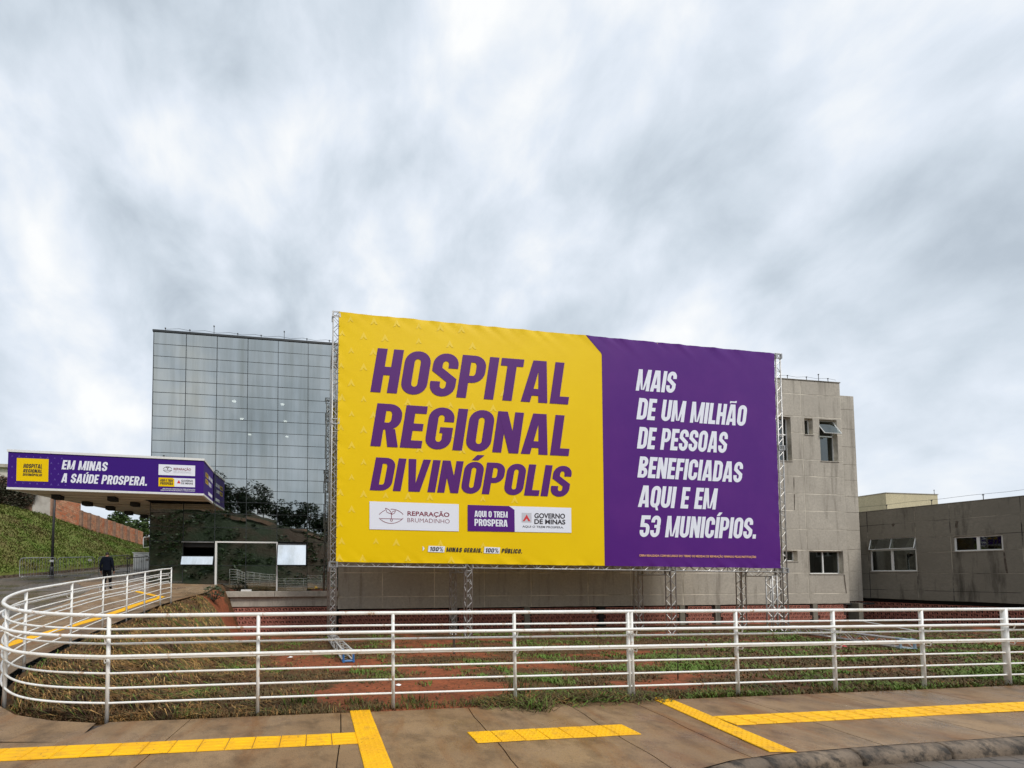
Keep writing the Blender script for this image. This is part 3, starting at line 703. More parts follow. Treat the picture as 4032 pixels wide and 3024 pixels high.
def dark_slot(root, x0, x1, z0, z1, y):
    p = MB(); p.box(x0, x1, y, y + 0.4, z0, z1); p.build('shadow_gap', DARK, root)
block_skirt(gb, fac(885, 2390)[0], gs[-1] - 0.02, zw - 0.03, -1.5, 0.09, 99)

# plastered block behind the billboard
S0 = gs[-1] + 0.01; S1 = fac(3306, 1515)[0]
hb = empty('plastered_building', (0, Y0, 0), AL, 'tall grey plastered block with panel joints standing behind the billboard', 'building')
ZB = fac(2400, 2386)[1]
cols = [S0] + [fac(u, 2330)[0] for u in (1506, 1711, 1908, 2092, 2316, 2486, 2690, 2900, 3060, 3186)] + [S1]
vrows = [2337, 2256, 2166, 2084, 2011, 1944, 1875, 1810, 1705, 1640, 1553]
rows = [ZB] + [fac(3165, v)[1] for v in vrows] + [ROOF - 0.05]
W = []
def hole(ul, ur, vt, vb, um=None):
    vm = (vt + vb) / 2
    x0 = fac(ul, vm)[0]; x1 = fac(ur, vm)[0]; um = (ul + ur) / 2
    return (x0, x1, fac(um, vb)[1], fac(um, vt)[1])
hA = hole(3030, 3116, 1640, 1813); hB = hole(3168, 3201, 1647, 1711); hC = hole(3229, 3306 - 2, 1653, 1816)
hD = hole(3086, 3141, 2168, 2209); hE = hole(3188, 3321, 2170, 2259)
hC = (hC[0], min(hC[1], S1 - 0.35), hC[2], hC[3])
panel_wall(hb, cols, rows, [hA, hB, hC, hD, hE], CONC, JOINT)
window(hb, *hA, trans=(hA[2] + (hA[3] - hA[2]) * 0.62,))
window(hb, *hB)
window(hb, *hC, trans=(hC[2] + (hC[3] - hC[2]) * 0.62,), open_top=(0,))
window(hb, *hD)
window(hb, *hE, mull=((hE[0] + hE[1]) / 2 + 0.05,))
p = MB(); p.box(S0, S1 + 0.02, -0.03, 0.4, ROOF - 0.048, ROOF); p.build('parapet_cap', CONC_DK, hb)
p = MB(); p.box(S0, S1, 0.32, 14, ROOF - 0.5, ROOF - 0.1); p.build('roof', CONC_DK, hb)
p = MB(); p.box(S1 - 0.3, S1 - 0.001, 0.325, 14, ZB, ROOF - 0.05); p.build('side_wall', CONC, hb)
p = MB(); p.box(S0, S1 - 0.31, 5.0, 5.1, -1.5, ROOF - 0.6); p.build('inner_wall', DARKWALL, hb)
STAIN = M('drip_stain', (0.07, 0.055, 0.042), 0.9, col2=(0.14, 0.115, 0.09), scale=6)
def stain(root, mp, pts, y=-0.003):
    p = MB(); q = [mp(*a) for a in pts]; p.poly([(a[0], y, a[1]) for a in q]); p.build('drip_stain', STAIN, root)
stain(hb, fac, [(3331, 2336), (3325, 2300), (3321, 2264), (3326, 2264), (3330, 2300), (3334, 2336)])
stain(hb, fac, [(3127, 2009), (3126, 1975), (3125, 1946), (3130, 1946), (3130, 1978), (3129, 2009)])
stain(hb, fac, [(3126, 1940), (3124, 1905), (3124, 1880), (3127, 1880), (3128, 1912)])
# set-back end pier
S2 = S1 + fac(3362, 1600)[0] - fac(3306, 1600)[0] + 1.35
pr = [ZB + 0.05] + [rows[k] + o_ for k, o_ in ((1, 0.10), (2, .12), (3, .12), (4, .10), (5, .12), (6, .1), (7, .1), (8, 0.1), (9, -0.4), (10, -0.25), (11, -0.35))] + [ROOF - 0.35]
pr = sorted(pr)
mb = MB(); mb.box(S1 - 0.2, S2, 0.82, 1.2, pr[0], pr[-1]); mb.box(S2 - 0.3, S2, 1.2, 14, pr[0], pr[-1]); mb.build('pier_wall', JOINT, hb)
for a, b in zip(pr, pr[1:]):
    if b - a < 0.1: continue
    mb = MB(); mb.cbox(S1 - 0.19, S2, 0.80, 0.818, a + 0.012, b - 0.012, 0.005); mb.build('pier_panel', CONC, hb)
# skirt of hollow blocks below, recessed, with concrete posts and one dark opening between
gaps = []
posts_u = [1790, 2078, 2370, 2690, 2830, 3215, 3395]
for u in posts_u:
    x = fac(u, 2430)[0]; gaps.append((x - 0.28, x + 0.28))
    p = MB(); p.box(x - 0.16, x + 0.16, 0.03, 0.5, -1.6, ZB - 0.002); p.build('base_post_or_opening', CONC_DK if u != 2370 else DARK, hb)  # the black one is a box painted as the dark opening
p = MB(); p.box(S0, S2, 0.32, 0.6, ZB - 0.12, ZB - 0.003); p.build('base_dark_strip', DARKWALL, hb)  # near-black strip along the top of the block skirt
block_skirt(hb, S0 + 0.05, S1 - 0.1, ZB - 0.06, -1.6, 0.07, 3, gaps)
def roof_line(root, pts, posts, h=0.35):
    p = MB(); p.tube(pts, 0.008, 4); p.build('lightning_cable', BLACK, root)
    for (x, y, z, hh) in posts:
        p = MB(); p.tube([(x, y, z), (x, y, z + hh)], 0.014, 5)
        p.tube([(x, y, z + hh - 0.05), (x, y, z + hh)], 0.035, 6); p.build('lightning_rod', BLACK, root)
L = gs[-1] - gs[0]
roof_line(gb, [(gs[0] + L * t, 0.1, ROOF + 0.26 + (0.05 if k % 2 else -0.03)) for k, t in enumerate(frange(0.06, 1, 14))], [(gs[0] + L * t, 0.1, ROOF + 0.1, 0.2 if k % 3 != 2 else 0.5) for k, t in enumerate(frange(0.055, 0.95, 7))])
roof_line(hb, [(S1 - 6 + t * 5.9, 0.1, ROOF + 0.22 + (0.05 if k % 2 else -0.02)) for k, t in enumerate(frange(0, 1, 8))], [(S1 - 6 + t, 0.1, ROOF, 0.28 if k != 3 else 0.5) for k, t in enumerate((0.9, 2.3, 3.7, 4.6, 5.3))])

# ------------------------------------------------------------------ low wing on the right
W0 = Vector((33.6, 24.5, 0)); ang = math.atan2(-1, 0.305)
WE = Vector((cos(ang), sin(ang), 0)); WN = Vector((-sin(ang), cos(ang), 0))
def wing(u, v):
    d = ray(u, v); o_ = Vector((0, 0, EYE)); t = (W0 - o_).dot(WN) / d.dot(WN); q = o_ + d * t
    return (q - W0).dot(WE), q.z
wb = empty('low_wing', W0, ang, 'low dark grey plastered wing running off to the right edge', 'building')
wz = [0.08, 0.66, 1.68, 2.95, 3.86, 4.84, 5.76]
wc = [-3.0] + [wing(u, 2100)[0] for u in (3416, 3604, 3742, 4024)] + [9.0, 12.5, 16]
def whole(ul, ur, vt, vb):
    vm = (vt + vb) / 2; um = (ul + ur) / 2
    return (wing(ul, vm)[0], wing(ur, vm)[0], wing(um, vb)[1], wing(um, vt)[1])
w1 = whole(3426, 3609, 2118, 2249); w2_ = whole(3756, 3950, 2110, 2168)
panel_wall(wb, wc, wz, [w1, w2_], CONC_DK, JOINT_DK, gap=0.014)
window(wb, *w1, mull=((w1[0] * 0.52 + w1[1] * 0.48),), trans=(w1[2] + (w1[3] - w1[2]) * 0.64,), depth=0.08, open_top=(0, 1), fw=0.06)
window(wb, *w2_, mull=((w2_[0] + w2_[1]) / 2,), depth=0.08, fw=0.06)
stain(wb, wing, [(3961, 2256), (3954, 2215), (3950, 2174), (3957, 2174), (3963, 2215), (3970, 2258)])
stain(wb, wing, [(3760, 2078), (3762, 2052), (3774, 2051), (3770, 2080)])
stain(wb, wing, [(3513, 2073), (3510, 2064), (3518, 2060), (3524, 2064), (3518, 2074)])
p = MB(); p.box(-3, 16, -0.02, 0.4, 5.762, 5.80); p.build('parapet_cap', CONC_DK, wb)
p = MB(); p.box(-3, 16, 0.33, 12, 5.2, 5.5); p.build('roof', CONC_DK, wb)
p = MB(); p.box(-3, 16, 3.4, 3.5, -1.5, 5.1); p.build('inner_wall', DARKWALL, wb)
for x in (wing(3612, 2390)[0], wing(3738, 2400)[0], 8.2):
    p = MB(); p.box(x - 0.12, x + 0.12, 0.3, 0.7, -1.6, 0.076); p.build('base_post_or_opening', BWALL, wb)
p = MB(); p.box(-3, 16, 0.25, 0.6, -0.18, 0.076); p.build('base_dark_strip', DARK, wb)  # black strip paints the shade at the top of the brick base
block_skirt(wb, -2.5, 15, -0.12, -1.6, 0.2, 5)
roof_line(wb, [(t, 0.15, 5.80 + 0.30 + (0.03 if k % 2 else 0)) for k, t in enumerate(frange(-1, 15, 16))], [(t, 0.15, 5.80, 0.3) for t in frange(-0.5, 14, 9)])
CB = at(3487, 1939, 32)
cbx = empty('cream_rooftop_block', (CB.x, CB.y, 0), AL, 'small cream rendered block rising behind the low wing', 'building')
p = MB(); p.box(0, 5.64, 0, 7, 0, CB.z - 0.06); p.build('wall', CREAM, cbx)
p = MB(); p.box(-0.04, 5.68, -0.04, 7.04, CB.z - 0.058, CB.z); p.build('parapet_cap', CONC, cbx)
roof_line(cbx, [(5.6, 0.1, CB.z + 0.05), (5.6, 3, CB.z + 0.1)], [(5.5, 0.1, CB.z, 0.4)])

# ------------------------------------------------------------------ lettering
s_, t_, R_ = 0.205, 0.18, 0.262
def rect(a, b, c, d): return [(a, b), (c, b), (c, d), (a, d)]
def para(b0, b1, t0, t1, y0=0.0, y1=1.0): return [(b0, y0), (b1, y0), (t1, y1), (t0, y1)]
def corner(cx, cy, q, R=R_, s=s_, t=t_, n=6):
    out = []; a0 = q * pi / 2; ri, rj = max(R - s, 0.012), max(R - t, 0.012); prev = None
    for k in range(n + 1):
        a = a0 + pi / 2 * k / n; o = (cx + R * cos(a), cy + R * sin(a)); i = (cx + ri * cos(a), cy + rj * sin(a))
        if prev: out.append([prev[0], o, i, prev[1]])
        prev = (o, i)
    return out
def ringparts(w, y0=0.0, y1=1.0, l=True, r=True):
    g = corner(w - R_, y1 - R_, 0) + corner(R_, y1 - R_, 1) + corner(R_, y0 + R_, 2) + corner(w - R_, y0 + R_, 3)
    g += [rect(R_, y1 - t_, w - R_, y1), rect(R_, y0, w - R_, y0 + t_)]
    if l: g.append(rect(0, y0 + R_, s_, y1 - R_))
    if r: g.append(rect(w - s_, y0 + R_, w, y1 - R_))
    return g
def bowl(w, y0, y1):
    rr = min(R_, (y1 - y0) / 2 - 0.001)
    return corner(w - rr, y1 - rr, 0, rr, min(s_, rr), t_ * 0.9) + corner(w - rr, y0 + rr, 3, rr, min(s_, rr), t_ * 0.9) + [rect(s_, y1 - t_ * 0.9, w - rr, y1), rect(s_, y0, w - rr, y0 + t_ * 0.9)] + ([rect(w - s_, y0 + rr, w, y1 - rr)] if y1 - y0 > 2 * rr + 0.01 else [])
def glyph(c):
    w = 0.54
    acc = None
    for base, chars in (('A', 'ÃÁ'), ('O', 'Ó'), ('U', 'Ú'), ('I', 'Í')):
        if c in chars: acc = c; c = base
    g = []
    if c == ' ': return 0.24, []
    if c == 'A': w = 0.60; g = [[(0, 0), (.205, 0), (.30, .74), (.30, 1), (.15, 1)], [(.395, 0), (.60, 0), (.45, 1), (.30, 1), (.30, .74)], ('o', rect(.15, .16, .45, .32))]
    elif c == 'V': w = 0.60; g = [[(.15, 0), (.30, 0), (.30, .26), (.205, 1), (0, 1)], [(.30, 0), (.45, 0), (.60, 1), (.395, 1), (.30, .26)]]
    elif c == 'B': g = [rect(0, 0, s_, 1)] + bowl(w, 0, .5) + bowl(w - .02, .5, 1)
    elif c == 'C': g = ringparts(w, r=False) + [rect(w - s_, R_, w, .37), rect(w - s_, .63, w, 1 - R_)]
    elif c == 'G': g = ringparts(w, r=False) + [rect(w - s_, R_, w, .53), rect(.27, .39, w - s_, .53), rect(w - s_, .66, w, 1 - R_)]
    elif c == 'D': g = [rect(0, 0, s_, 1), rect(s_, 1 - t_, w - R_, 1), rect(s_, 0, w - R_, t_), rect(w - s_, R_, w, 1 - R_)] + corner(w - R_, 1 - R_, 0) + corner(w - R_, R_, 3)
    elif c == 'E': w = .44; g = [rect(0, 0, s_, 1), rect(s_, 0, w, t_), rect(s_, 1 - t_, w, 1), rect(s_, .41, w - .03, .58)]
    elif c == 'F': w = .43; g = [rect(0, 0, s_, 1), rect(s_, 1 - t_, w, 1), rect(s_, .41, w - .03, .58)]
    elif c == 'H': g = [rect(0, 0, s_, 1), rect(w - s_, 0, w, 1), rect(s_, .40, w - s_, .59)]
    elif c == 'I': w = s_; g = [rect(0, 0, s_, 1)]
    elif c == 'L': w = .42; g = [rect(0, 0, s_, 1), rect(s_, 0, w, t_)]
    elif c == 'M': w = .76; g = [rect(0, 0, .19, 1), rect(.57, 0, .76, 1), ('o', para(.29, .38, .02, .22, .05)), ('o', para(.38, .47, .54, .74, .05))]
    elif c == 'N': w = .57; g = [rect(0, 0, .195, 1), rect(w - .195, 0, w, 1), ('o', para(.36, w - .01, .01, .21))]
    elif c == 'O' or c == '0': g = ringparts(w)
    elif c == 'P': g = [rect(0, 0, s_, 1)] + bowl(w, .36, 1)
    elif c == 'Q': g = ringparts(w) + [('o', para(.37, .50, .24, .38, -.13, .16))]
    elif c == 'R': g = [rect(0, 0, s_, 1)] + bowl(w, .40, 1) + [('o', para(w - .20, w + .015, .24, .44, 0, .42))]
    elif c == 'S' : g = ringparts(w, l=False, r=False) + [rect(w - s_, .66, w, 1 - R_), rect(0, R_, s_, .34), rect(0, .66, s_, 1 - R_), rect(w - s_, R_, w, .34), [(0, .66), (0, .58), (w - s_, .34), (w, .34), (w, .42), (s_, .66)]]
    elif c == 'T': w = .50; g = [rect(0, 1 - t_, w, 1), rect(.25 - s_/2, 0, .25 + s_/2, 1 - t_)]
    elif c == 'U': g = corner(R_, R_, 2) + corner(w - R_, R_, 3) + [rect(R_, 0, w - R_, t_), rect(0, R_, s_, 1), rect(w - s_, R_, w, 1)]
    elif c == '.': w = .2; g = [rect(0, 0, .2, .2)]
    elif c == '1': w = .34; g = [rect(.34 - s_, 0, .34, 1), para(0, .125, .02, .125, .70, .88)]
    elif c == '5': g = [rect(0, 1 - t_, w - .02, 1), rect(0, .46, s_, 1 - t_), rect(s_, .46, w - R_, .46 + t_), rect(w - s_, R_, w, .46 + t_ - R_), rect(R_, 0, w - R_, t_), rect(0, R_, s_, .32)] + corner(w - R_, .46 + t_ - R_, 0) + corner(R_, R_, 2) + corner(w - R_, R_, 3)
    elif c == '3': g = ringparts(w, l=False, r=False) + [rect(0, R_, s_, .32), rect(0, .68, s_, 1 - R_), rect(w - s_, R_, w, .45), rect(w - s_, .55, w, 1 - R_), ('o', para(.2, w, .2, w - .03, .43, .57))]
    elif c == '%': w = .74; g = [para(.18, .30, .46, .58), rect(0, .56, .09, 1), rect(.2, .56, .29, 1), rect(.09, .9, .2, 1), rect(.09, .56, .2, .66), rect(.45, 0, .54, .44), rect(.65, 0, .74, .44), rect(.54, .34, .65, .44), rect(.54, 0, .65, .1)]
    if acc:
        cx = w / 2
        if acc == 'Ã': g = g + [para(cx - .2, cx - .13, cx - .2, cx - .10, 1.05, 1.15), para(cx - .13, cx + .1, cx - .10, cx + .13, 1.08, 1.15), para(cx + .1, cx + .2, cx + .13, cx + .2, 1.08, 1.18)]
        else: g = g + [para(cx - .11, cx + .07, cx + .02, cx + .22, 1.05, 1.22)]
    return w, g
def text_block(root, txt, bl, br, tl, mp, mat, y, track=0.055, name='lettering'):
    """bl, br, tl: image points of the line's baseline ends and its top left; mp maps them onto the sign's plane"""
    P0, P1, P2 = (Vector(mp(*q)) for q in (bl, br, tl))
    ex = P1 - P0; up = P2 - P0; Wd = ex.length; ex.normalize()
    x = 0; parts = []
    for c in txt:
        w, g = glyph(c)
        parts.append((x, g)); x += w + track
    nat = x - track; sx = Wd / nat; mb = MB(); k = 0
    for x0, g in parts:
        for q in g:
            yy = y
            if isinstance(q, tuple): q = q[1]; k += 1; yy = y - 0.002 - 0.001 * (k % 3)
            pts = []
            for (a, b) in q:
                r = P0 + ex * ((x0 + a) * sx) + up * b; pts.append((r.x, yy, r.y))
            mb.poly(pts)
    return mb.build(name, mat, root)
def font_text(root, txt, bl, br, cap, mp, mat, y, bold=0.0, name='lettering', italic=0.0):
    cu = bpy.data.curves.new('t', 'FONT'); cu.body = txt; cu.size = 1; cu.offset = bold; cu.shear = italic; cu.resolution_u = 3
    tmp = bpy.data.objects.new('t', cu); scene.collection.objects.link(tmp)
    dg = bpy.context.evaluated_depsgraph_get(); me = bpy.data.meshes.new_from_object(tmp.evaluated_get(dg))
    bpy.data.objects.remove(tmp)
    xs = [v.co.x for v in me.vertices]; x0, x1 = min(xs), max(xs)
    P0, P1, P2 = (Vector(mp(*q)) for q in (bl, br, (bl[0], bl[1] - cap)))
    ex = (P1 - P0) / (x1 - x0); up = (P2 - P0) / 0.70
    for v in me.vertices:
        q = P0 + ex * (v.co.x - x0) + up * v.co.y; v.co = (q.x, y, q.y)
    me.name = name; me.materials.clear(); me.materials.append(mat)
    return link(bpy.data.objects.new(name, me), root)
def flat(root, pts, mp, mat, y, name):
    p = MB(); q = [mp(*a) for a in pts]; p.poly([(a[0], y, a[1]) for a in q]); return p.build(name, mat, root)
def ribbon(root, paths, mp, mat, y, wd, name):
    p = MB()
    for k, path_ in enumerate(paths):
        q = [Vector(mp(*a)) for a in path_]
        for i in range(len(q) - 1):
            d = (q[i+1] - q[i]); d.normalize(); n = Vector((-d.y, d.x)) * wd / 2
            p.poly([(r.x, y - 0.0004 * ((k + i) % 3), r.y) for r in (q[i] - n, q[i+1] - n, q[i+1] + n, q[i] + n)])
    return p.build(name, mat, root)
def arc_px(cx, cy, rx, ry, a0, a1, n=12): return [(cx + rx * cos(radians(a0 + (a1 - a0) * k / n)), cy - ry * sin(radians(a0 + (a1 - a0) * k / n))) for k in range(n + 1)]

# ------------------------------------------------------------------ billboard
YB = 15.1
c_bl, c_br, c_tl, c_tr = (on_plane(u, v, YB) for u, v in ((1320, 2211), (3073, 2239), (1337, 1230), (3044, 1390)))
a1 = atan((c_br[1] - c_bl[1]) / (c_br[0] - c_bl[0])); a2 = atan((c_tr[1] - c_tl[1]) / (c_tr[0] - c_tl[0])); RO = (a1 + a2) / 2
bb = empty('billboard', (0, YB, 0), AL, 'huge yellow and purple printed billboard on aluminium truss towers', 'billboard')
bb.rotation_euler = (0, -RO, AL)
def bbm(u, v):
    s, z = on_plane(u, v, YB); return (s * cos(RO) + z * sin(RO), -s * sin(RO) + z * cos(RO))
XL_, XR_ = bbm(1329, 1700)[0], bbm(3060, 1800)[0]; ZT_ = (bbm(1337, 1230)[1] + bbm(3044, 1390)[1]) / 2; ZBm = (bbm(1320, 2211)[1] + bbm(3073, 2239)[1]) / 2
print('BB', XL_, XR_, ZT_, ZBm, 'roll', math.degrees(RO), math.degrees(a1), math.degrees(a2), 'roof', ROOF, 'GB', GB, 'ZB', ZB)
def ban_dy(x, z):
    e = math.exp(-(ZT_ - z) / 0.32) + 0.9 * math.exp(-(z - ZBm) / 0.26) + 0.6 * math.exp(-(x - XL_) / 0.22) + 0.6 * math.exp(-(XR_ - x) / 0.22)
    k = fbm(x * 1.5 + z * 1.9, z * 0.45, 1.1, 5); k = k - 0.35 * abs(fbm(x * 2.2 - z * 2.6, z * 0.4, 1.0, 15))
    return 0.034 * e * k
def banner_sheet(pts_x, z0, z1, y):
    """taut sheet with shallow creases along its hems"""
    nx, nz = 260, 110; v = []; f = []
    for j in range(nz + 1):
        tz = j / nz; z = z0 + (z1 - z0) * tz
        for i in range(nx + 1):
            x = pts_x[0] + (pts_x[1] - pts_x[0]) * i / nx
            e = math.exp(-(z1 - z) / 0.20) + 0.9 * math.exp(-(z - z0) / 0.18) + 0.6 * math.exp(-(x - pts_x[0]) / 0.15) + 0.6 * math.exp(-(pts_x[1] - x) / 0.15)
            dy = ban_dy(x, z)
            dz = 0.014 * fbm(x, 0, 0.7, 8 + tz) if j in (0, nz) else 0
            v.append((x, y + dy, z + dz))
    for j in range(nz):
        for i in range(nx): k = j * (nx + 1) + i; f.append((k, k + 1, k + nx + 2, k + nx + 1))
    mb = MB(); mb.add(v, f); return mb
ban = banner_sheet((XL_, XR_), ZBm, ZT_, 0.0).build('banner', [YELLOW], bb, True)
# purple field with its chamfered top corner, following the sheet
ch0, ch1 = bbm(2305, 1324), bbm(2369, 1393); xb = bbm(2381, 2232)[0]
pm = MB(); pv = []; pf = []; nx, nz = 110, 110
for j in range(nz + 1):
    z = ZBm + (ZT_ - ZBm) * j / nz
    xl = ch1[0] + (xb - ch1[0]) * (1 - min(1, (z - ZBm) / (ch1[1] - ZBm)))
    if z > ch1[1]: xl = ch1[0] + (ch0[0] - ch1[0]) * (z - ch1[1]) / (ZT_ - ch1[1])
    for i in range(nx + 1):
        x = xl + (XR_ - xl) * i / nx
        e = math.exp(-(ZT_ - z) / 0.20) + 0.9 * math.exp(-(z - ZBm) / 0.18) + 0.6 * math.exp(-(XR_ - x) / 0.15) + 0.6 * math.exp(-(x - XL_) / 0.15)
        dz = 0.014 * fbm(x, 0, 0.7, 8 + j / nz) if j in (0, nz) else 0
        pv.append((x, -0.006 + ban_dy(x, z), z + dz))
for j in range(nz):
    for i in range(nx): k = j * (nx + 1) + i; pf.append((k, k + 1, k + nx + 2, k + nx + 1))
pm.add(pv, pf); pm.build('banner_field', PURPLE, ban, True)
TX = ban
text_block(TX, 'HOSPITAL', (1458, 1543), (2236, 1593), (1487.5, 1371), bbm, LETTER_PURPLE, -0.013)
text_block(TX, 'REGIONAL', (1458, 1756), (2238, 1796), (1486, 1588), bbm, LETTER_PURPLE, -0.013)
text_block(TX, 'DIVINÓPOLIS', (1456, 1930), (2236, 1957), (1480.6, 1801), bbm, LETTER_PURPLE, -0.013)
for tx, bl, br, tl in (('MAIS', (2502, 1538), (2655, 1548), (2515, 1454)), ('DE UM MILHÃO', (2505, 1651), (2933, 1678), (2516.6, 1567)), ('DE PESSOAS', (2507, 1766), (2858, 1784), (2518, 1681)),
                       ('BENEFICIADAS', (2508.6, 1880), (2918, 1900), (2519.5, 1797)), ('AQUI E EM', (2510.6, 1996), (2816, 2006.5), (2522, 1911)), ('53 MUNICÍPIOS.', (2515, 2114), (2974, 2121), (2526, 2029))):
    text_block(TX, tx, bl, br, tl, bbm, WHITE_PRINT, -0.011)
font_text(TX, 'OBRA REALIZADA COM RECURSOS DO TERMO DE MEDIDAS DE REPARAÇÃO FIRMADO PELAS INSTITUIÇÕES', (2515, 2191), (2974, 2197), 8, bbm, ORANGE_PRINT, -0.03, 0.02)
# logo panels
flat(TX, [(1454.5, 2084), (1806, 2092.5), (1806, 1985.5), (1454.5, 1974)], bbm, WHITE_PRINT, -0.016, 'logo_panel')
flat(TX, [(1841, 2091), (2249, 2098), (2248, 2000), (1841, 1988)], bbm, WHITE_PRINT, -0.016, 'logo_panel')
flat(TX, [(1841, 2091), (2026, 2094.2), (2025, 2008), (2003, 1992.8), (1841, 1988)], bbm, PURPLE, -0.019, 'logo_field')
ribbon(TX, [arc_px(1540, 2060, 60, 55, 142, 113, 6) , arc_px(1540, 2060, 60, 55, 92, 38, 10), arc_px(1540, 2006, 60, 55, 218, 322, 14), [(1498, 2042), (1583, 2044)], [(1541, 2043), (1541, 2024)],
            arc_px(1541, 2048, 4, 5, 0, 360, 10), [(1541, 2024), (1524, 2018), (1517, 2001), (1530, 2006), (1538, 2015), (1541, 2024)], [(1541, 2024), (1546, 2014), (1557, 2011), (1553, 2021), (1541, 2026)]], bbm, MAROON, -0.021, 0.022, 'logo_emblem')
font_text(TX, 'REPARAÇÃO', (1604, 2030), (1769, 2035.5), 17, bbm, MAROON, -0.021, 0.02)
font_text(TX, 'BRUMADINHO', (1604, 2056), (1769.7, 2061.5), 17, bbm, MAROON, -0.021, -0.012)
text_block(TX, 'AQUI O TREM', (1867.4, 2035.5), (1997.6, 2039), (1867.4, 2011), bbm, WHITE_PRINT, -0.024)
text_block(TX, 'PROSPERA', (1867.4, 2070.5), (1997.6, 2074.5), (1867.4, 2043), bbm, WHITE_PRINT, -0.024)
flat(TX, [(2053, 2057), (2092, 2058), (2092, 2020), (2053, 2019)], bbm, GREY_PRINT, -0.019, 'logo_square')
flat(TX, [(2057, 2052), (2065, 2052.2), (2072.5, 2042), (2080, 2052.6), (2088, 2052.8), (2072.5, 2026)], bbm, RED_PRINT, -0.022, 'logo_triangle')
font_text(TX, 'GOVERNO', (2103, 2040), (2224, 2042), 19, bbm, BLACK_PRINT, -0.021, 0.03)
font_text(TX, 'DE MINAS', (2103, 2062.6), (2225, 2064.7), 18, bbm, BLACK_PRINT, -0.021, 0.03)
font_text(TX, 'AQUI O TREM PROSPERA.', (2056, 2077), (2218, 2081), 8, bbm, BLACK_PRINT, -0.021, 0.005)
flat(TX, [(1664, 2170), (1672, 2160), (1664, 2150)], bbm, WHITE_PRINT, -0.016, 'print_arrow')
flat(TX, [(1684, 2173), (1748, 2175.5), (1752, 2151.5), (1687, 2149)], bbm, WHITE_PRINT, -0.016, 'print_box')
flat(TX, [(1904, 2177.5), (1966, 2180), (1969, 2156), (1907, 2153.5)], bbm, WHITE_PRINT, -0.016, 'print_box')
text_block(TX, '100%', (1690.6, 2170), (1743, 2171.5), (1694, 2153), bbm, BLACK_PRINT, -0.019, 0.1)
text_block(TX, 'MINAS GERAIS.', (1757, 2172), (1897, 2176), (1760, 2155), bbm, BLACK_PRINT, -0.019, 0.13)
text_block(TX, '100%', (1909.4, 2175), (1961, 2177), (1912.5, 2158), bbm, BLACK_PRINT, -0.019, 0.1)
text_block(TX, 'PÚBLICO.', (1974, 2177), (2054.5, 2179), (1977, 2160), bbm, BLACK_PRINT, -0.019, 0.13)
# faint arrowhead pattern on the yellow field
CH = [(240,105),(410,118),(575,135),(735,155),(890,165),(1045,178),(180,205),(335,225),(490,240),(735,262),(960,285),(1125,297),(245,330),(405,340),(335,450),(172,440),(245,565),(178,672),(335,682),(655,705),(810,720),(965,728),(1125,740),(1275,750),(248,790),(405,800),
      (335,905),(170,890),(248,1017),(172,1130),(335,1140),(740,1045),(1050,1055),(248,1250),(165,1360),(335,1372),(495,1382),(657,1388),(815,1395),(1200,1408),(1430,1415),(248,1482),(165,1590),(1350,640),(965,940),(405,1000)]
def chevrons(root, pts, mp, mat, y, r, name):
    p = MB()
    for k, (u, v) in enumerate(pts):
        f_ = 1.0 if k % 3 else 0.8; r_ = r * f_
        q = [mp(*a) for a in ((u - r_, v + r_), (u - r_ * .35, v + r_ * .8), (u, v + r_ * .25), (u + r_ * .35, v + r_ * .8), (u + r_, v + r_), (u, v - r_))]
        p.poly([(a[0], y + (ban_dy(a[0], a[1]) - 0.004 if mp is bbm else 0), a[1]) for a in q])
    return tag(p.build(name, mat, root), kind='stuff')
chevrons(TX, [(1250 + a * .5425, 1200 + b * .5425) for a, b in CH] + [(1337, 2195), (1428, 2197), (1606, 2198), (1777, 2203), (1345, 2130), (1480, 2130), (1560, 2135), (1734, 2140), (1902, 2147)], bbm, YELLOW_PALE, -0.003, 15, 'print_pattern')

# trusses -----------------------------------------------------------
def truss(root, p0, p1, w=0.30, pitch=0.32, side=Vector((0, 1, 0)), r=0.025, name='truss_tower', mat=ALU):
    p0, p1 = Vector(p0), Vector(p1); ax = (p1 - p0); Ln = ax.length; ax.normalize()
    b = ax.cross(side); b.normalize(); c = b.cross(ax); c.normalize(); h = w / 2 - r
    cs = [b * sx * h + c * sy * h for sx, sy in ((-1, -1), (1, -1), (1, 1), (-1, 1))]
    base = MB()
    end2 = MB()
    for e in (0, 1):      # end frames
        o = p0 if e == 0 else p1
        tgt = base if e == 0 else end2
        for k in range(4): tgt.tube([o + cs[k] + ax * (0.02 if e == 0 else -0.02), o + cs[(k + 1) % 4] + ax * (0.02 if e == 0 else -0.02)], 0.022, 6)
    root_o = base.build(name, mat, root); end2.build('end_frame', mat, root_o)
    for k in range(4):
        m = MB(); m.tube([p0 + cs[k], p1 + cs[k]], r, 8); m.build('chord', mat, root_o, True)
    n = max(2, int(Ln / pitch)); br = MB()
    for k in range(4):
        A, B = cs[k], cs[(k + 1) % 4]
        for i in range(n):
            t0, t1 = Ln * i / n, Ln * (i + 1) / n; f = (i + k) % 2
            br.tube([p0 + (A if f else B) + ax * (t0 + 0.02), p0 + (B if f else A) + ax * (t1 - 0.02)], 0.0125, 5, caps=False)
            if i % 9 == 0 and i: br.tube([p0 + A + ax * t0, p0 + B + ax * t0], 0.018, 5, caps=False)
    tag(br.build('bracing', mat, root_o), kind='stuff')
    return root_o
def gz_at(s, dep):      # garden height under a billboard-local point, in billboard coordinates
    X, Y = s * CA - dep * SA, YB + s * SA + dep * CA
    return garden_z(X, Y), X, Y
zt_truss = ZBm - 0.02
LW = 1.7
tow = [bbm(1319, 1700)[0], bbm(1850, 2300)[0], bbm(2655, 2300)[0], bbm(3080, 1800)[0]]
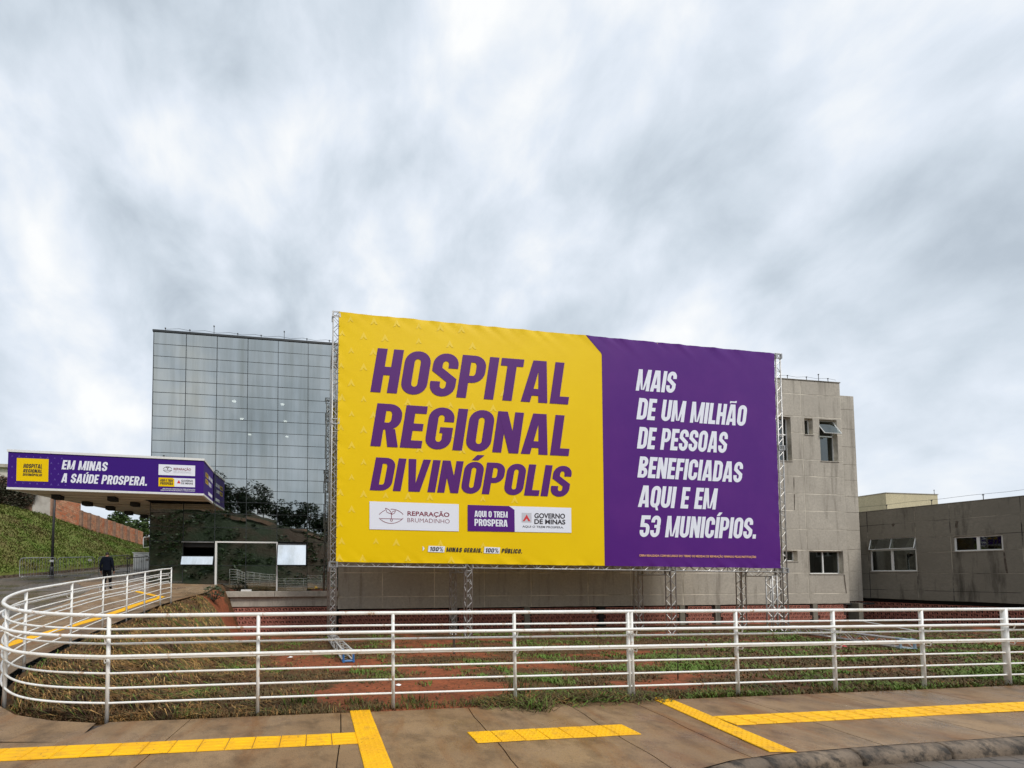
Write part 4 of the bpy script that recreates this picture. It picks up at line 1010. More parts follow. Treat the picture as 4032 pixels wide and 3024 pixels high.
for k, x in enumerate(tow):
    zg = gz_at(x, 0.2)[0] - x * math.tan(RO) - 0.03
    zt = ZT_ + 0.04 if k in (0, 3) else ZBm - 0.34
    yy = 0.17
    truss(bb, (x, yy, zg), (x, yy, ZT_ + (0.06 if k in (0, 3) else -0.1)))
    if True:
        zg = gz_at(x, LW)[0] - x * math.tan(RO) - 0.03
        truss(bb, (x, yy + LW, zg), (x, yy + LW, (ZT_ - 1.2)))
    for zz in (ZBm - 0.25, (ZBm + ZT_) / 2, ZT_ - 1.3):
        truss(bb, (x, yy + 0.15, zz), (x, yy + LW - 0.15, zz), side=Vector((1, 0, 0)), name='truss_tie')
xin = bbm(3055, 2300)[0]
truss(bb, (xin, 0.17, gz_at(xin, 0.2)[0] - xin * math.tan(RO) - 0.03), (xin, 0.17, ZBm - 0.36))
for zz in (ZBm - 0.06, ZT_ - 0.17):
    for a, b in zip(tow, tow[1:]):
        truss(bb, (a + 0.15, 0.17, zz), (b - 0.15, 0.17, zz), side=Vector((0, 1, 0)), name='truss_beam', w=0.28)
for x in (tow[0], tow[3]):      # sleeve blocks where sections join
    for zz in ((ZBm + ZT_) / 2 + 0.6, ZT_ - 0.1, ZBm - 0.1):
        m = MB()
        for dx in (-0.15, 0.15):
            for dy in (-0.15, 0.15): m.box(x + dx - 0.03, x + dx + 0.03, 0.17 + dy - 0.03, 0.17 + dy + 0.03, zz - 0.12, zz + 0.12)
        m.box(x - 0.15, x + 0.15, 0.005, 0.02, zz - 0.12, zz - 0.08); m.box(x - 0.15, x + 0.15, 0.005, 0.02, zz + 0.08, zz + 0.12)
        m.build('truss_sleeve', GALV, bb)
# ties of cord along the banner's side hems
m = MB()
for k in range(26):
    z = ZBm + 0.2 + (ZT_ - ZBm - 0.4) * k / 25
    m.tube([(XL_ - 0.10, 0.03, z + R.uniform(-.03, .03)), (XL_ + 0.04, -0.01, z)], 0.008, 4)
    m.tube([(XR_ + 0.10, 0.03, z + R.uniform(-.03, .03)), (XR_ - 0.04, -0.01, z)], 0.008, 4)
tag(m.build('hem_cords', BLACK, bb), kind='stuff')
# wires sticking up from the top beam
for t in (0.055, 0.065, 0.098, 0.16, 0.39, 0.49, 0.74, 0.92):
    m = MB(); x = XL_ + (XR_ - XL_) * t; m.tube([(x, 0.2, ZT_ - 0.05), (x + 0.02, 0.2, ZT_ + 0.18)], 0.006, 4); m.build('wire_end', GALV, bb)
# counterweight trusses lying on the soil
def lying(u0, v0, capmat, pend, label):
    o = empty('lying_truss', (pend[0], pend[1], garden_z(pend[0], pend[1])), 0, label, 'truss')
    a = Vector((0, 0, 0.17)); X, Y = u0
    b = Vector((X - pend[0], Y - pend[1], garden_z(X, Y) - garden_z(pend[0], pend[1]) + 0.17))
    truss(o, a, b, 0.30, 0.5, Vector((0, 0, 1)), name='truss_section')
    d = (b - a).normalized(); s = d.cross(Vector((0, 0, 1))).normalized(); m = MB()
    for sx in (-1, 1):
        for sz in (-1, 1): m.tube([a - d * 0.05 + s * 0.13 * sx + Vector((0, 0, 0.13 * sz)), a + d * 0.14 + s * 0.13 * sx + Vector((0, 0, 0.13 * sz))], 0.034, 8)
    for sz in (-1, 1): m.tube([a + s * 0.13 + Vector((0, 0, 0.13 * sz)), a - s * 0.13 + Vector((0, 0, 0.13 * sz))], 0.03, 6)
    for sx in (-1, 1): m.tube([a + s * 0.13 * sx + Vector((0, 0, 0.13)), a + s * 0.13 * sx - Vector((0, 0, 0.13))], 0.03, 6)
    m.build('end_frame', capmat, o)
_, X0, Y0_ = gz_at(tow[0], 0.1)
q = at(1372, 2585, 9.6); lying((X0, Y0_ - 0.3), 0, STEEL_BLUE, (q.x, q.y), 'aluminium truss with blue end lying below the left end of the billboard')
_, X3, Y3 = gz_at(tow[3], 0.1)
q = at(3575, 2575, 11.0); lying((X3, Y3 - 0.3), 0, M('truss_pale_cap', (0.30, 0.40, 0.48), 0.5), (q.x, q.y), 'aluminium truss lying on the grass below the right end of the billboard')

# ------------------------------------------------------------------ entrance canopy
KC = 0.16; ALC = atan(KC); CAC, SAC = cos(ALC), sin(ALC); YC = 17.49
def can(u, v):
    d = ray(u, v); t = YC / (d.y - KC * d.x); return d.x * t / CAC, EYE + d.z * t
cx0 = can(30, 1850)[0]; cx1 = can(802, 1880)[0]; CZ0 = 5.20; CZ1 = 6.84
gcw = Vector((gs[0] * CA, Y0 + gs[0] * SA))                  # glass corner in world, then in canopy space
sgc = gcw.x * CAC + (gcw.y - YC) * SAC - 0.10; DG = 1.88
cp = empty('entrance_canopy', (0, YC, 0), ALC, 'deep purple printed entrance canopy projecting left of the glass block', 'canopy')
p = MB(); p.box(cx0, cx1, 0, 0.12, CZ0 + 0.06, CZ1 - 0.10); p.build('fascia', PURPLE2, cp)
p = MB(); p.box(cx1 - 0.12, cx1, 0.122, DG, CZ0 + 0.06, CZ1 - 0.10); p.build('side_fascia', PURPLE2, cp)
TAP = 0.41; DE = min(12.6, (sgc - cx0 - 0.3) / TAP)
lx_ = lambda y: cx0 + TAP * y
def quad_prism(mb, q, z0, z1):
    v = [(a, b, z0) for a, b in q] + [(a, b, z1) for a, b in q]; mb.add(v, [(3, 2, 1, 0), (4, 5, 6, 7), (0, 1, 5, 4), (1, 2, 6, 5), (2, 3, 7, 6), (3, 0, 4, 7)])
p = MB(); quad_prism(p, [(lx_(.122), .122), (lx_(.122) + .12, .122), (lx_(DE) + .12, DE), (lx_(DE), DE)], CZ0 + 0.06, CZ1 - 0.10); p.build('side_fascia', PURPLE2, cp)
p = MB(); quad_prism(p, [(cx0 - .03, -.03), (cx1 + .03, -.03), (cx1 + .03, DG), (lx_(DG) - .03, DG)], CZ1 - 0.098, CZ1); quad_prism(p, [(lx_(DG) - .03, DG + .001), (sgc, DG + .001), (sgc, DE), (lx_(DE) - .03, DE)], CZ1 - 0.098, CZ1); p.build('roof_cap', WHITE_PAINT, cp)
p = MB(); p.box(cx0 - 0.015, cx1 + 0.015, -0.015, 0.10, CZ0 - 0.03, CZ0 + 0.058); p.box(cx1 - 0.1, cx1 + 0.015, 0.102, DG, CZ0 - 0.03, CZ0 + 0.058); quad_prism(p, [(lx_(.102) - .015, .102), (lx_(.102) + .1, .102), (lx_(DE) + .1, DE), (lx_(DE) - .015, DE)], CZ0 - 0.03, CZ0 + 0.058); p.build('bottom_trim', WHITE_PAINT, cp)
p = MB(); quad_prism(p, [(lx_(.11) + .1, .11), (cx1 - .1, .11), (cx1 - .1, DG), (lx_(DG) + .1, DG)], CZ0 + 0.06, CZ0 + 0.1); quad_prism(p, [(lx_(DG) + .1, DG + .001), (sgc, DG + .001), (sgc, DE), (lx_(DE) + .1, DE)], CZ0 + 0.06, CZ0 + 0.1); p.build('soffit_backing', DARK, cp)
y = 0.12; k = 0
while y < DE - 0.4:
    xe = cx1 - 0.105 if y + 0.3 < DG else sgc
    p = MB(); zz = CZ0 + R.uniform(-.02, .02); quad_prism(p, [(lx_(y) + .105, y), (xe, y), (xe, y + .25), (lx_(y + .25) + .105, y + .25)], zz, zz + 0.03); p.build('soffit_board', SOFFIT, cp)
    y += 0.30
for (a, b) in [(505, 552), (985, 568), (762, 610), (1178, 615), (963, 650), (1123, 693), (1257, 722)]:
    q = on_z(a / 2.212, 1700 + b / 2.212, CZ0); q.y -= YC
    lx, ly = q.x * CAC + q.y * SAC, -q.x * SAC + q.y * CAC
    p = MB(); p.box(lx - 0.17, lx + 0.17, ly - 0.17, ly + 0.17, CZ0 - 0.20, CZ0 - 0.012); l_ = p.build('recessed_light', BLACK, cp)
    p = MB(); p.box(lx - 0.13, lx + 0.13, ly - 0.13, ly + 0.13, CZ0 - 0.21, CZ0 - 0.202); p.build('lens', DARK, l_)
fa = cp
flat(fa, [(64.4, 1893), (190, 1897), (192, 1808), (66.6, 1803)], can, YELLOW, -0.006, 'print_box')
text_block(fa, 'HOSPITAL', (92, 1842.5), (166, 1845), (95, 1826), can, BLACK_PRINT, -0.012, 0.09)
text_block(fa, 'REGIONAL', (91.5, 1860), (165.5, 1862.5), (94, 1846.5), can, BLACK_PRINT, -0.012, 0.09)
text_block(fa, 'DIVINÓPOLIS', (90, 1873), (165, 1876), (92, 1863.5), can, BLACK_PRINT, -0.012, 0.09)
text_block(fa, 'EM MINAS', (242.7, 1848), (420, 1855.5), (250, 1811.6), can, WHITE_PRINT, -0.010, 0.07)
text_block(fa, 'A SAÚDE PROSPERA.', (240.5, 1899.6), (577.7, 1913), (248, 1863.5), can, WHITE_PRINT, -0.010, 0.07)
flat(fa, [(624, 1870), (768, 1875), (768.8, 1833.5), (625, 1828)], can, WHITE_PRINT, -0.006, 'logo_panel')
flat(fa, [(624, 1914.5), (768, 1919), (768, 1885), (625, 1880)], can, WHITE_PRINT, -0.006, 'logo_panel')
flat(fa, [(624, 1914.5), (687, 1916.5), (687, 1887), (680, 1882), (625, 1880)], can, YELLOW, -0.009, 'logo_field')
text_block(fa, 'AQUI O TREM', (631, 1896), (681, 1898), (632, 1886), can, BLACK_PRINT, -0.013)
text_block(fa, 'PROSPERA', (631, 1908), (681, 1910), (632, 1898), can, BLACK_PRINT, -0.013)
font_text(fa, 'REPARAÇÃO', (684, 1851), (752, 1853.5), 9, can, MAROON, -0.010, 0.02); font_text(fa, 'BRUMADINHO', (684, 1862), (752, 1864.5), 8, can, GREY_PRINT, -0.010)
ribbon(fa, [arc_px(660, 1858, 21, 20, 145, 35, 8), arc_px(660, 1839, 21, 20, 215, 325, 8), [(645, 1851), (676, 1852)], [(660, 1851), (660, 1844)], [(660, 1844), (653, 1838), (660, 1840)], [(660, 1844), (666, 1839), (660, 1846)]], can, BLACK_PRINT, -0.010, 0.018, 'logo_emblem')
flat(fa, [(697, 1903), (712, 1903.5), (704.5, 1890)], can, RED_PRINT, -0.010, 'logo_triangle')
font_text(fa, 'GOVERNO', (714, 1897), (760, 1898.5), 8, can, BLACK_PRINT, -0.010, 0.02); font_text(fa, 'DE MINAS', (714, 1906.5), (760, 1908), 7, can, BLACK_PRINT, -0.010, 0.02)
font_text(fa, 'OBRA REALIZADA COM RECURSOS DO TERMO DE REPARAÇÃO', (640, 1926), (768, 1930), 4, can, WHITE_PRINT, -0.008, 0.02); font_text(fa, 'FIRMADO PELAS INSTITUIÇÕES DE JUSTIÇA E O GOVERNO DO ESTADO', (633, 1932), (768, 1936), 4, can, WHITE_PRINT, -0.008, 0.02)
chevrons(fa, [(48 + 28 * i + (14 if j % 2 else 0), 1795 + 21 * j + i * 1.4) for j in range(6) for i in range(8) if not (60 < 48 + 28 * i + (14 if j % 2 else 0) < 200 and 0 < j < 5) and not (j in (1, 2, 4) and 235 < 48 + 28 * i + (14 if j % 2 else 0))], can, PURPLE_PALE, -0.004, 4.5, 'print_pattern')
# print on the short side fascia (faces right, towards the billboard)
def side_text(txt, y0, y1, z0, z1, mat):
    mp = lambda a, b: (a, b)
    o = text_block(cp, txt, (y0, z0), (y1, z0), (y0 + 0.02, z1), mp, mat, 0.0)
    for v in o.data.vertices: v.co = (cx1 + 0.006 - v.co.y * 0.5, v.co.x, v.co.z)
    return o
def side_box(y0, y1, z0, z1, mat):
    p = MB(); p.poly([(cx1 + 0.003, y0, z0), (cx1 + 0.003, y1, z0), (cx1 + 0.003, y1, z1), (cx1 + 0.003, y0, z1)]); p.build('print_box', mat, cp)
side_box(0.35, 0.85, 6.13, 6.33, YELLOW); side_text('100%', 0.38, 0.80, 6.16, 6.30, BLACK_PRINT); side_text('MINAS GERAIS.', 0.92, 1.75, 6.14, 6.32, WHITE_PRINT)
side_box(0.35, 0.85, 5.83, 6.03, YELLOW); side_text('100%', 0.38, 0.80, 5.86, 6.00, BLACK_PRINT); side_text('PÚBLICO.', 0.92, 1.5, 5.84, 6.02, WHITE_PRINT)
side_box(0.9, 1.7, 5.40, 5.55, WHITE_PRINT); side_box(1.25, 1.42, 5.41, 5.54, YELLOW) if False else None

# ------------------------------------------------------------------ guard railing
RXY = [Vector((x, y)) for x, y in RAIL_XY]
def smooth_path(pts, n=6):
    out = []
    for i in range(len(pts) - 1):
        p0, p1, p2, p3 = pts[max(i-1, 0)], pts[i], pts[i+1], pts[min(i+2, len(pts)-1)]
        for k in range(n):
            t = k / n
            out.append(0.5 * ((2*p1) + (-p0+p2)*t + (2*p0-5*p1+4*p2-p3)*t*t + (-p0+3*p1-3*p2+p3)*t**3))
    return out + [pts[-1]]
curve = smooth_path(RXY)
straight = [Vector((x, EDGE(x))) for x in (17.0, 14.0, 12.0, 10.0, 8.0, 6.0, 4.0, 2.0, 0.0, -1.6)]
line = straight + curve
bz = lambda q: 0.0 if q.x > -2.9 and q.y < 8 else path_z(q.x, q.y) - 0.0
def base_z(q):
    if q.x > -2.79: return 0.02 - 0.005 * max(0, q.x)
    return 0.02 + max(0, path_z(q.x, q.y))
rl = empty('guard_railing', (-2.79, 4.19, 0), 0, 'long white tubular guard railing curving around the garden edge', 'railing')
rl_o = Vector((-2.79, 4.19, 0))
def rail_path(h, offset=0.0):
    out = []
    for i, q in enumerate(line):
        t = (line[min(i+1, len(line)-1)] - line[max(i-1, 0)]); t.normalize()
        n = Vector((-t.y, t.x))                     # walking right to left, the left-hand side faces the pavement
        c = q + n * offset
        out.append(Vector((c.x, c.y, base_z(q) + h)) - rl_o)
    return out
TOPH = 1.14
for h, r, off in ((TOPH, 0.0225, 0.0),) + tuple((0.165 * k, 0.0125, 0.0) for k in (1, 2, 3, 4, 5, 6)):
    m = MB(); m.tube(rail_path(h, off), r, 10); m.build('rail', RAIL, rl, True)
for h in (0.92, 0.70):
    m = MB(); m.tube(rail_path(h, 0.085), 0.0195, 10); m.build('handrail', RAIL, rl, True)
posts = []
for u in (1015, 1548, 2028, 2478, 2492, 2905, 3290, 3640, 3970):
    # position on the straight line seen at column u
    d = ray(u, 2700); x = d.x / d.y * 4.50 / (1 - 0.108 * d.x / d.y); posts.append((Vector((x, EDGE(x))), 0.031 if u == 3970 else 0.021))
for x in (11.9, 13.5, 15.1): posts.append((Vector((x, EDGE(x))), 0.021))
for x, y in ((-2.79, 4.19), (-4.22, 4.48), (-5.05, 5.66), (-5.48, 7.13), (-5.88, 8.6), (-6.04, 9.75), (-6.17, 10.8), (-6.29, 11.9), (-6.35, 12.7)): posts.append((Vector((x, y)), 0.021))
for q, r in posts:
    z0 = base_z(q) - 0.12; o = Vector((q.x, q.y, 0)) - rl_o
    m = MB(); m.tube([o + Vector((0, 0, z0)), o + Vector((0, 0, base_z(q) + TOPH - 0.005 + (0.02 if r > 0.03 else 0)))], r, 12)
    po = m.build('post', RAIL, rl, True)
    i = min(range(len(line)), key=lambda k: (line[k] - q).length); t = (line[min(i+1, len(line)-1)] - line[max(i-1, 0)]).normalized(); n = Vector((-t.y, t.x, 0))
    for h in (0.92, 0.70):
        m = MB(); b = o + Vector((0, 0, base_z(q) + h)); m.tube([b - Vector((0, 0, 0.07)), b + n * 0.07 - Vector((0, 0, 0.07)), b + n * 0.085 - Vector((0, 0, 0.018))], 0.007, 5)
        m.build('handrail_bracket', RAIL, po)
# short return at the far end
e = line[-1]; e2 = Vector((-6.75, 13.5))
for h, r in ((TOPH, 0.022),) + tuple((0.165 * k, 0.0125) for k in (1, 2, 3, 4, 5, 6)):
    m = MB(); m.tube([Vector((e.x, e.y, base_z(e) + h)) - rl_o, Vector((e2.x, e2.y, base_z(e2) + h)) - rl_o], r, 8); m.build('rail', RAIL, rl, True)
m = MB(); m.tube([Vector((e2.x, e2.y, base_z(e2) - 0.1)) - rl_o, Vector((e2.x, e2.y, base_z(e2) + TOPH)) - rl_o], 0.021, 10); m.build('post', RAIL, rl, True)

# ------------------------------------------------------------------ crowd barriers
def barrier(a, b, label, mat=GALV):
    """a, b: ground ends"""
    A, B = Vector(a), Vector(b); za, zb2 = path_z(*a), path_z(*b); d = B - A; Ln = d.length
    o = empty('crowd_barrier', (A.x, A.y, za), math.atan2(d.y, d.x), label, 'barrier', 'steel crowd barriers along the lane')
    sl = (zb2 - za); H = 1.08; f = lambda x: sl * x / Ln
    c = [(0.02, 0, f(0) + 0.12), (0.02, 0, f(0) + H - 0.14), (0.06, 0, f(0) + H - 0.04), (0.16, 0, f(0) + H), (Ln - 0.16, 0, f(Ln) + H), (Ln - 0.06, 0, f(Ln) + H - 0.04), (Ln - 0.02, 0, f(Ln) + H - 0.14), (Ln - 0.02, 0, f(Ln) + 0.12)]
    m = MB(); m.tube(c, 0.021, 8, closed=True); m.build('frame', mat, o, True)
    n = int(Ln / 0.125); 
    for k in range(1, n):
        x = Ln * k / n; m = MB(); m.tube([(x, 0, f(x) + 0.13), (x, 0, f(x) + H - 0.01)], 0.008, 5); m.build('bar', mat, o)
    for x in (0.25, Ln - 0.25):
        m = MB(); m.tube([(x, -0.28, f(x) + 0.02), (x, -0.22, f(x) + 0.10), (x, 0, f(x) + 0.12), (x, 0.22, f(x) + 0.10), (x, 0.28, f(x) + 0.02)], 0.014, 6); m.build('foot', mat, o, True)
    m = MB(); m.box(Ln - 0.30, Ln - 0.12, -0.03, -0.022, f(Ln) + H - 0.24, f(Ln) + H - 0.12); m.build('plate', WHITE_PAINT, o)
def gp(u, Y): return ((u - PX) / F * Y, Y)
barrier(gp(76, 19.2), gp(222, 19.6), 'grey crowd barrier leftmost of the row, in front of the lamp post')
barrier(gp(226, 19.6), gp(372, 20.2), 'grey crowd barrier left of the walking person')
barrier(gp(386, 20.4), gp(512, 22.3), 'grey crowd barrier directly behind the walking person')
barrier(gp(500, 19.5), gp(592, 20.6), 'dark crowd barrier in front of the white cabinet', BLACK)

# lamp post, cabinet, glass fence
q = gp(204, 20.6); zb0 = path_z(*q)
lp = empty('lamp_post', (q[0], q[1], zb0), 0, 'slender black lamp post rising to the canopy soffit', 'lamp post')
m = MB(); m.tube([(0, 0, -0.1), (0.02, 0, 2.5), (0.10, 0.0, 5.6)], [0.075, 0.06, 0.045], 10); m.build('pole', BLACK, lp, True)
m = MB(); m.tube([(0, 0, -0.05), (0, 0, 0.5), (0, 0, 0.52)], [0.11, 0.11, 0.07], 10); m.build('base', BLACK, lp, True)
m = MB(); m.box(-0.35, 0.35, -0.12, 0.12, 5.6, 5.68); m.build('lamp_head', BLACK, lp)
q = (on_z(558, 2228, 1.95).x, 25.0); q = ((558 - PX) / F * 25.0, 25.0); zc_ = path_z(*q)
cab = empty('utility_cabinet', (q[0], q[1], zc_), 0, 'white utility cabinet at the foot of the grass bank', 'cabinet')
m = MB(); m.box(-0.58, 0.75, 0, 0.5, 0, 1.12); m.build('body', WHITE_PAINT, cab)
m = MB(); m.box(-0.64, 0.81, -0.05, 0.55, 1.122, 1.17); m.build('top', WHITE_PAINT, cab)
for a, b in ((-0.55, 0.06), (0.09, 0.72)):
    m = MB(); m.cbox(a, b, -0.025, -0.002, 0.06, 1.08, 0.008); d_ = m.build('door', WHITE_PAINT, cab)
    m = MB(); m.box(b - 0.09, b - 0.06, -0.045, -0.027, 0.5, 0.62); m.build('handle', BLACK, d_)
    m = MB(); m.box(a + 0.1, a + 0.3, -0.030, -0.026, 0.92, 0.95); m.build('vent', BLACK, d_)
g0 = at(563, 2157, 33); gf_ = empty('glass_fence', g0, radians(-40), 'white framed glass fence panel beside the boundary wall', 'fence')
m = MB(); m.box(0, 0.06, 0, 0.05, 0, 0.95); m.box(0.06, 1.6, 0.002, 0.048, 0.89, 0.948); m.box(0.06, 1.6, 0.002, 0.048, 0, 0.05); m.build('frame', WHITE_PAINT, gf_)
m = MB(); m.box(0.06, 1.6, 0.02, 0.03, 0.05, 0.89); m.build('pane', GLASS_WIN, gf_)

# ------------------------------------------------------------------ boundary wall on the bank
def wall_run(root, P, Q, h0, h1, zoff, name, mat, thick=0.2):
    P, Q = Vector(P), Vector(Q); d = (Q - P); d2 = Vector((d.x, d.y, 0)).normalized(); n = Vector((-d2.y, d2.x, 0)) * thick
    m = MB(); v = [P, Q, Q + Vector((0, 0, h1)), P + Vector((0, 0, h0))]
    v[0] = v[0] - Vector((0, 0, 0.6)); v[1] = v[1] - Vector((0, 0, 0.6))
    v += [a + n for a in v]
    m.add(v, [(0, 1, 2, 3), (5, 4, 7, 6), (3, 2, 6, 7), (1, 5, 6, 2), (4, 0, 3, 7)]); return m.build(name, mat, root)
bwall = empty('boundary_wall', at(200, 2035, 28), 0, 'weathered red brick boundary wall along the top of the grass bank', 'wall')
O = bwall.location.copy()
pts_b = [(200, 2033, 28.0), (316, 2078, 29.6), (348, 2088, 30.4), (382, 2099, 31.3), (414, 2109, 32.2), (446, 2119, 33.1), (476, 2128, 34.0), (502, 2135, 34.9), (534, 2144, 35.9), (562, 2152, 36.9)]
tops = [1900, 2010, 2020, 2031, 2043, 2054, 2064, 2073, 2084, 2094]
for i in range(len(pts_b) - 1):
    A = at(*pts_b[i]); B = at(*pts_b[i+1]); ha = at(pts_b[i][0], tops[i], pts_b[i][2]).z - A.z; hb2 = at(pts_b[i+1][0], tops[i+1], pts_b[i+1][2]).z - B.z
    if i == 0: hb2 = ha = 3.2
    bay = wall_run(bwall, A - O, B - O, ha, hb2, 0, 'brick_bay', BMORTAR)
    # courses of bricks, individually laid
    d = B - A; nb_ = 9
    brick_rows = MB()
    for r in range(int(min(ha, hb2) / 0.16)):
        c = 0
        while c < 1:
            wv = R.uniform(0.06, 0.12); c1 = min(1, c + wv)
            if R.random() < 0.8:
                a = A + d * (c + 0.006); b = A + d * (c1 - 0.006); n = Vector((d.y, -d.x, 0)).normalized() * R.uniform(0.008, 0.03)
                z0 = r * 0.16 + 0.012; z1 = z0 + 0.135; sl = (hb2 - ha)
                brick_rows.add([a - O + n + Vector((0, 0, z0)), b - O + n + Vector((0, 0, z0)), b - O + n + Vector((0, 0, z1)), a - O + n + Vector((0, 0, z1)), a - O + Vector((0, 0, z1)), b - O + Vector((0, 0, z1))], [(0, 1, 2, 3), (3, 2, 5, 4)])
            c = c1
    tag(brick_rows.build('brick_courses', BWALL, bay), kind='stuff')
    w_ = wall_run(bwall, A - O + Vector((0.0, -0.14, 0)), A - O + Vector((0.16, -0.10, 0)), ha + 0.0, ha + 0.0, 0, 'pillar', BPILLAR, 0.3)
P, Q = at(138, 2015, 26.6), at(198, 2033, 27.9)
ww = empty('white_wall', P, 0, 'old whitewashed wall section at the left end of the brick wall', 'wall')
wall_run(ww, (0, 0, 0.5), Q - P + Vector((0, 0, 0.5)), 3.2, 3.2, 0, 'rendered_wall', WHITEWALL)
wall_run(ww, (-0.05, -0.12, 0), Q - P + Vector((0, -0.12, 0)), 0.5, 0.5, 0, 'plinth', WHITEWALL)
P = at(-60, 1985, 25.5); Q = at(30, 1990, 25.8)
h_ = empty('white_house', at(-120, 1985, 33), radians(8), 'pale house wall just visible at the left edge above the creeper', 'building')
m = MB(); m.box(-9, 3.2, 0, 6, -2, 3.4); m.build('wall', WHITEWALL, h_)
m = MB(); m.box(-9.2, 3.5, -0.3, 6.3, 3.402, 3.7); m.build('roof_edge', CONC, h_)
for x in (-4, -1.2, 1.4):
    m = MB(); m.box(x, x + 1.0, -0.02, 0.1, 1.2, 2.5); m.build('window', BLACK, h_)

# ------------------------------------------------------------------ vegetation
def leaf_quads(mb, c, rad, n, size, rng, flat=0.35):
    for _ in range(n):
        while True:
            d = Vector((rng.uniform(-1, 1), rng.uniform(-1, 1), rng.uniform(-1, 1)))
            if 0.05 < d.length <= 1: break
        d = d.normalized() * (d.length ** 0.45)
        p = Vector(c) + Vector((d.x * rad[0], d.y * rad[1], d.z * rad[2]))
        a = Vector((rng.gauss(0, 1), rng.gauss(0, 1), rng.gauss(0, 1) * flat)).normalized(); b = a.orthogonal().normalized()
        b = Matrix.Rotation(rng.uniform(0, 2 * pi), 3, a) @ b; s = size * rng.uniform(0.6, 1.4)
        mb.add([p - a * s, p + b * s * 0.38, p + a * s, p - b * s * 0.38], [(0, 1, 2, 3)])
def tree(loc, h, crown, n, size, label, leaf=LEAF, rng=R, clumps=9, group=None, low=0.5):
    o = empty('tree', loc, 0, label, 'tree', group)
    m = MB(); th = h * 0.55
    m.tube([(0, 0, -0.4), (0.05 * h * rng.uniform(-.5, .5), 0, th * 0.5), (0.05 * h * rng.uniform(-.6, .6), 0.03 * h, th), (0.02 * h, 0, h * 0.8)], [h * 0.028, h * 0.022, h * 0.016, h * 0.006], 8)
    for k in range(5):
        a = 2 * pi * k / 5 + rng.random(); z = th * rng.uniform(0.7, 1.1)
        m.tube([(0, 0, z), (cos(a) * crown * 0.45, sin(a) * crown * 0.45, z + h * 0.14), (cos(a) * crown * 0.8, sin(a) * crown * 0.8, z + h * 0.2)], [h * 0.012, h * 0.008, h * 0.003], 6)
    m.build('trunk', BARK, o, True)
    m = MB()
    for k in range(clumps):
        a = rng.uniform(0, 2 * pi); rr = crown * sqrt(rng.random()) * 0.75; z = h * rng.uniform(low, 0.92)
        cr = crown * rng.uniform(0.28, 0.55)
        leaf_quads(m, (cos(a) * rr, sin(a) * rr, z), (cr, cr, cr * 0.75), n // clumps, size, rng)
    m.build('crown', leaf, o)
P = at(452, 2090, 40); tree(P - Vector((0, 0, 2.0)), 4.4, 1.7, 1800, 0.17, 'bushy green tree rising above the middle of the brick wall')
P = at(500, 2100, 41); tree(P - Vector((0, 0, 2.0)), 3.4, 1.1, 900, 0.16, 'smaller low tree just right of the bushy one behind the brick wall')
P = at(578, 2150, 44); tree(P - Vector((0, 0, 1.2)), 5.2, 1.7, 2000, 0.18, 'green tree beside the far corner of the glass block')
# creeper-covered wall at the far left
P = at(-80, 2000, 25.2); Q = at(128, 2012, 26.5)
cr = empty('creeper_hedge', P, 0, 'dark leafless creeper hanging over the wall at the left edge', 'hedge')
wall_run(cr, (0, 0, 0), Q - P, 2.3, 2.3, 0, 'wall', BPILLAR)
m = MB(); rg = random.Random(3)
for k in range(16):
    t = (k + 0.5) / 16; c = (Q - P) * t + Vector((0, -0.15, 0.9 + rg.uniform(-.3, .9)))
    leaf_quads(m, c, (0.55, 0.35, 1.1), 260, 0.10, rg)
m.build('foliage', CREEPER, cr)

# hill and street trees behind the camera (they show in the mirror glass)
def hill_z(x, y):
    cr_ = lerp_table([(-90, 17), (-25, 16.5), (-9, 12.5), (6, 8.5), (20, 6), (60, 3)], x)
    t = sstep(-12, -36, y); return -0.1 + cr_ * t + 0.7 * fbm(x, y, 0.12, 1) * t + 2.0 * sstep(-36, -70, y) * t
hill = grid('hill', frange(-110, 110, 88), frange(-110, -11, 50), hill_z, HILL_G)
mb = MB()
for i in range(60):
    x0 = -45 + i * 1.2; x1 = x0 + 1.2
    for (ya, yb_) in ((-30.5, -29.5),):
        o_ = 0.05 + 0.3
        mb.add([(x0, ya + 1.2 * fbm(x0, 0, .2), hill_z(x0, ya) + o_), (x1, ya + 1.2 * fbm(x1, 0, .2), hill_z(x1, ya) + o_), (x1, yb_ + 1.2 * fbm(x1, 0, .2), hill_z(x1, yb_) + o_ * .6), (x0, yb_ + 1.2 * fbm(x0, 0, .2), hill_z(x0, yb_) + o_ * .6)], [(0, 1, 2, 3)])
tag(mb.build('hill_track', HILL_CUT), kind='structure')
rg = random.Random(11)
for k in range(44):
    x = -40 + k * 1.55 + rg.uniform(-.6, .6); y = -36 - rg.uniform(0, 7); hh = rg.uniform(3.4, 6.6)
    tree(Vector((x, y, hill_z(x, y))), hh, hh * 0.55, 800, 0.30, 'dark tree on the hill crest mirrored in the glass block', LEAF_DK, rg, 9, 'trees mirrored in the glass block', 0.22)
hs = MB()
for _ in range(1500):
    x = rg.uniform(-45, 25); y = rg.uniform(-34, -13)
    if fbm(x, y, 0.12, 22) + rg.uniform(-.3, .3) < 0.0: continue
    hs.mi = rg.choice((0, 0, 1)); r_ = rg.uniform(0.3, 1.0); leaf_quads(hs, (x, y, hill_z(x, y) + r_ * 0.4), (r_, r_, r_ * 0.6), 14, 0.28, rg)
tag(hs.build('hill_scrub', [LEAF, LEAF_DK]), 'scrub on the hillside across the street', 'scrub', kind='stuff')

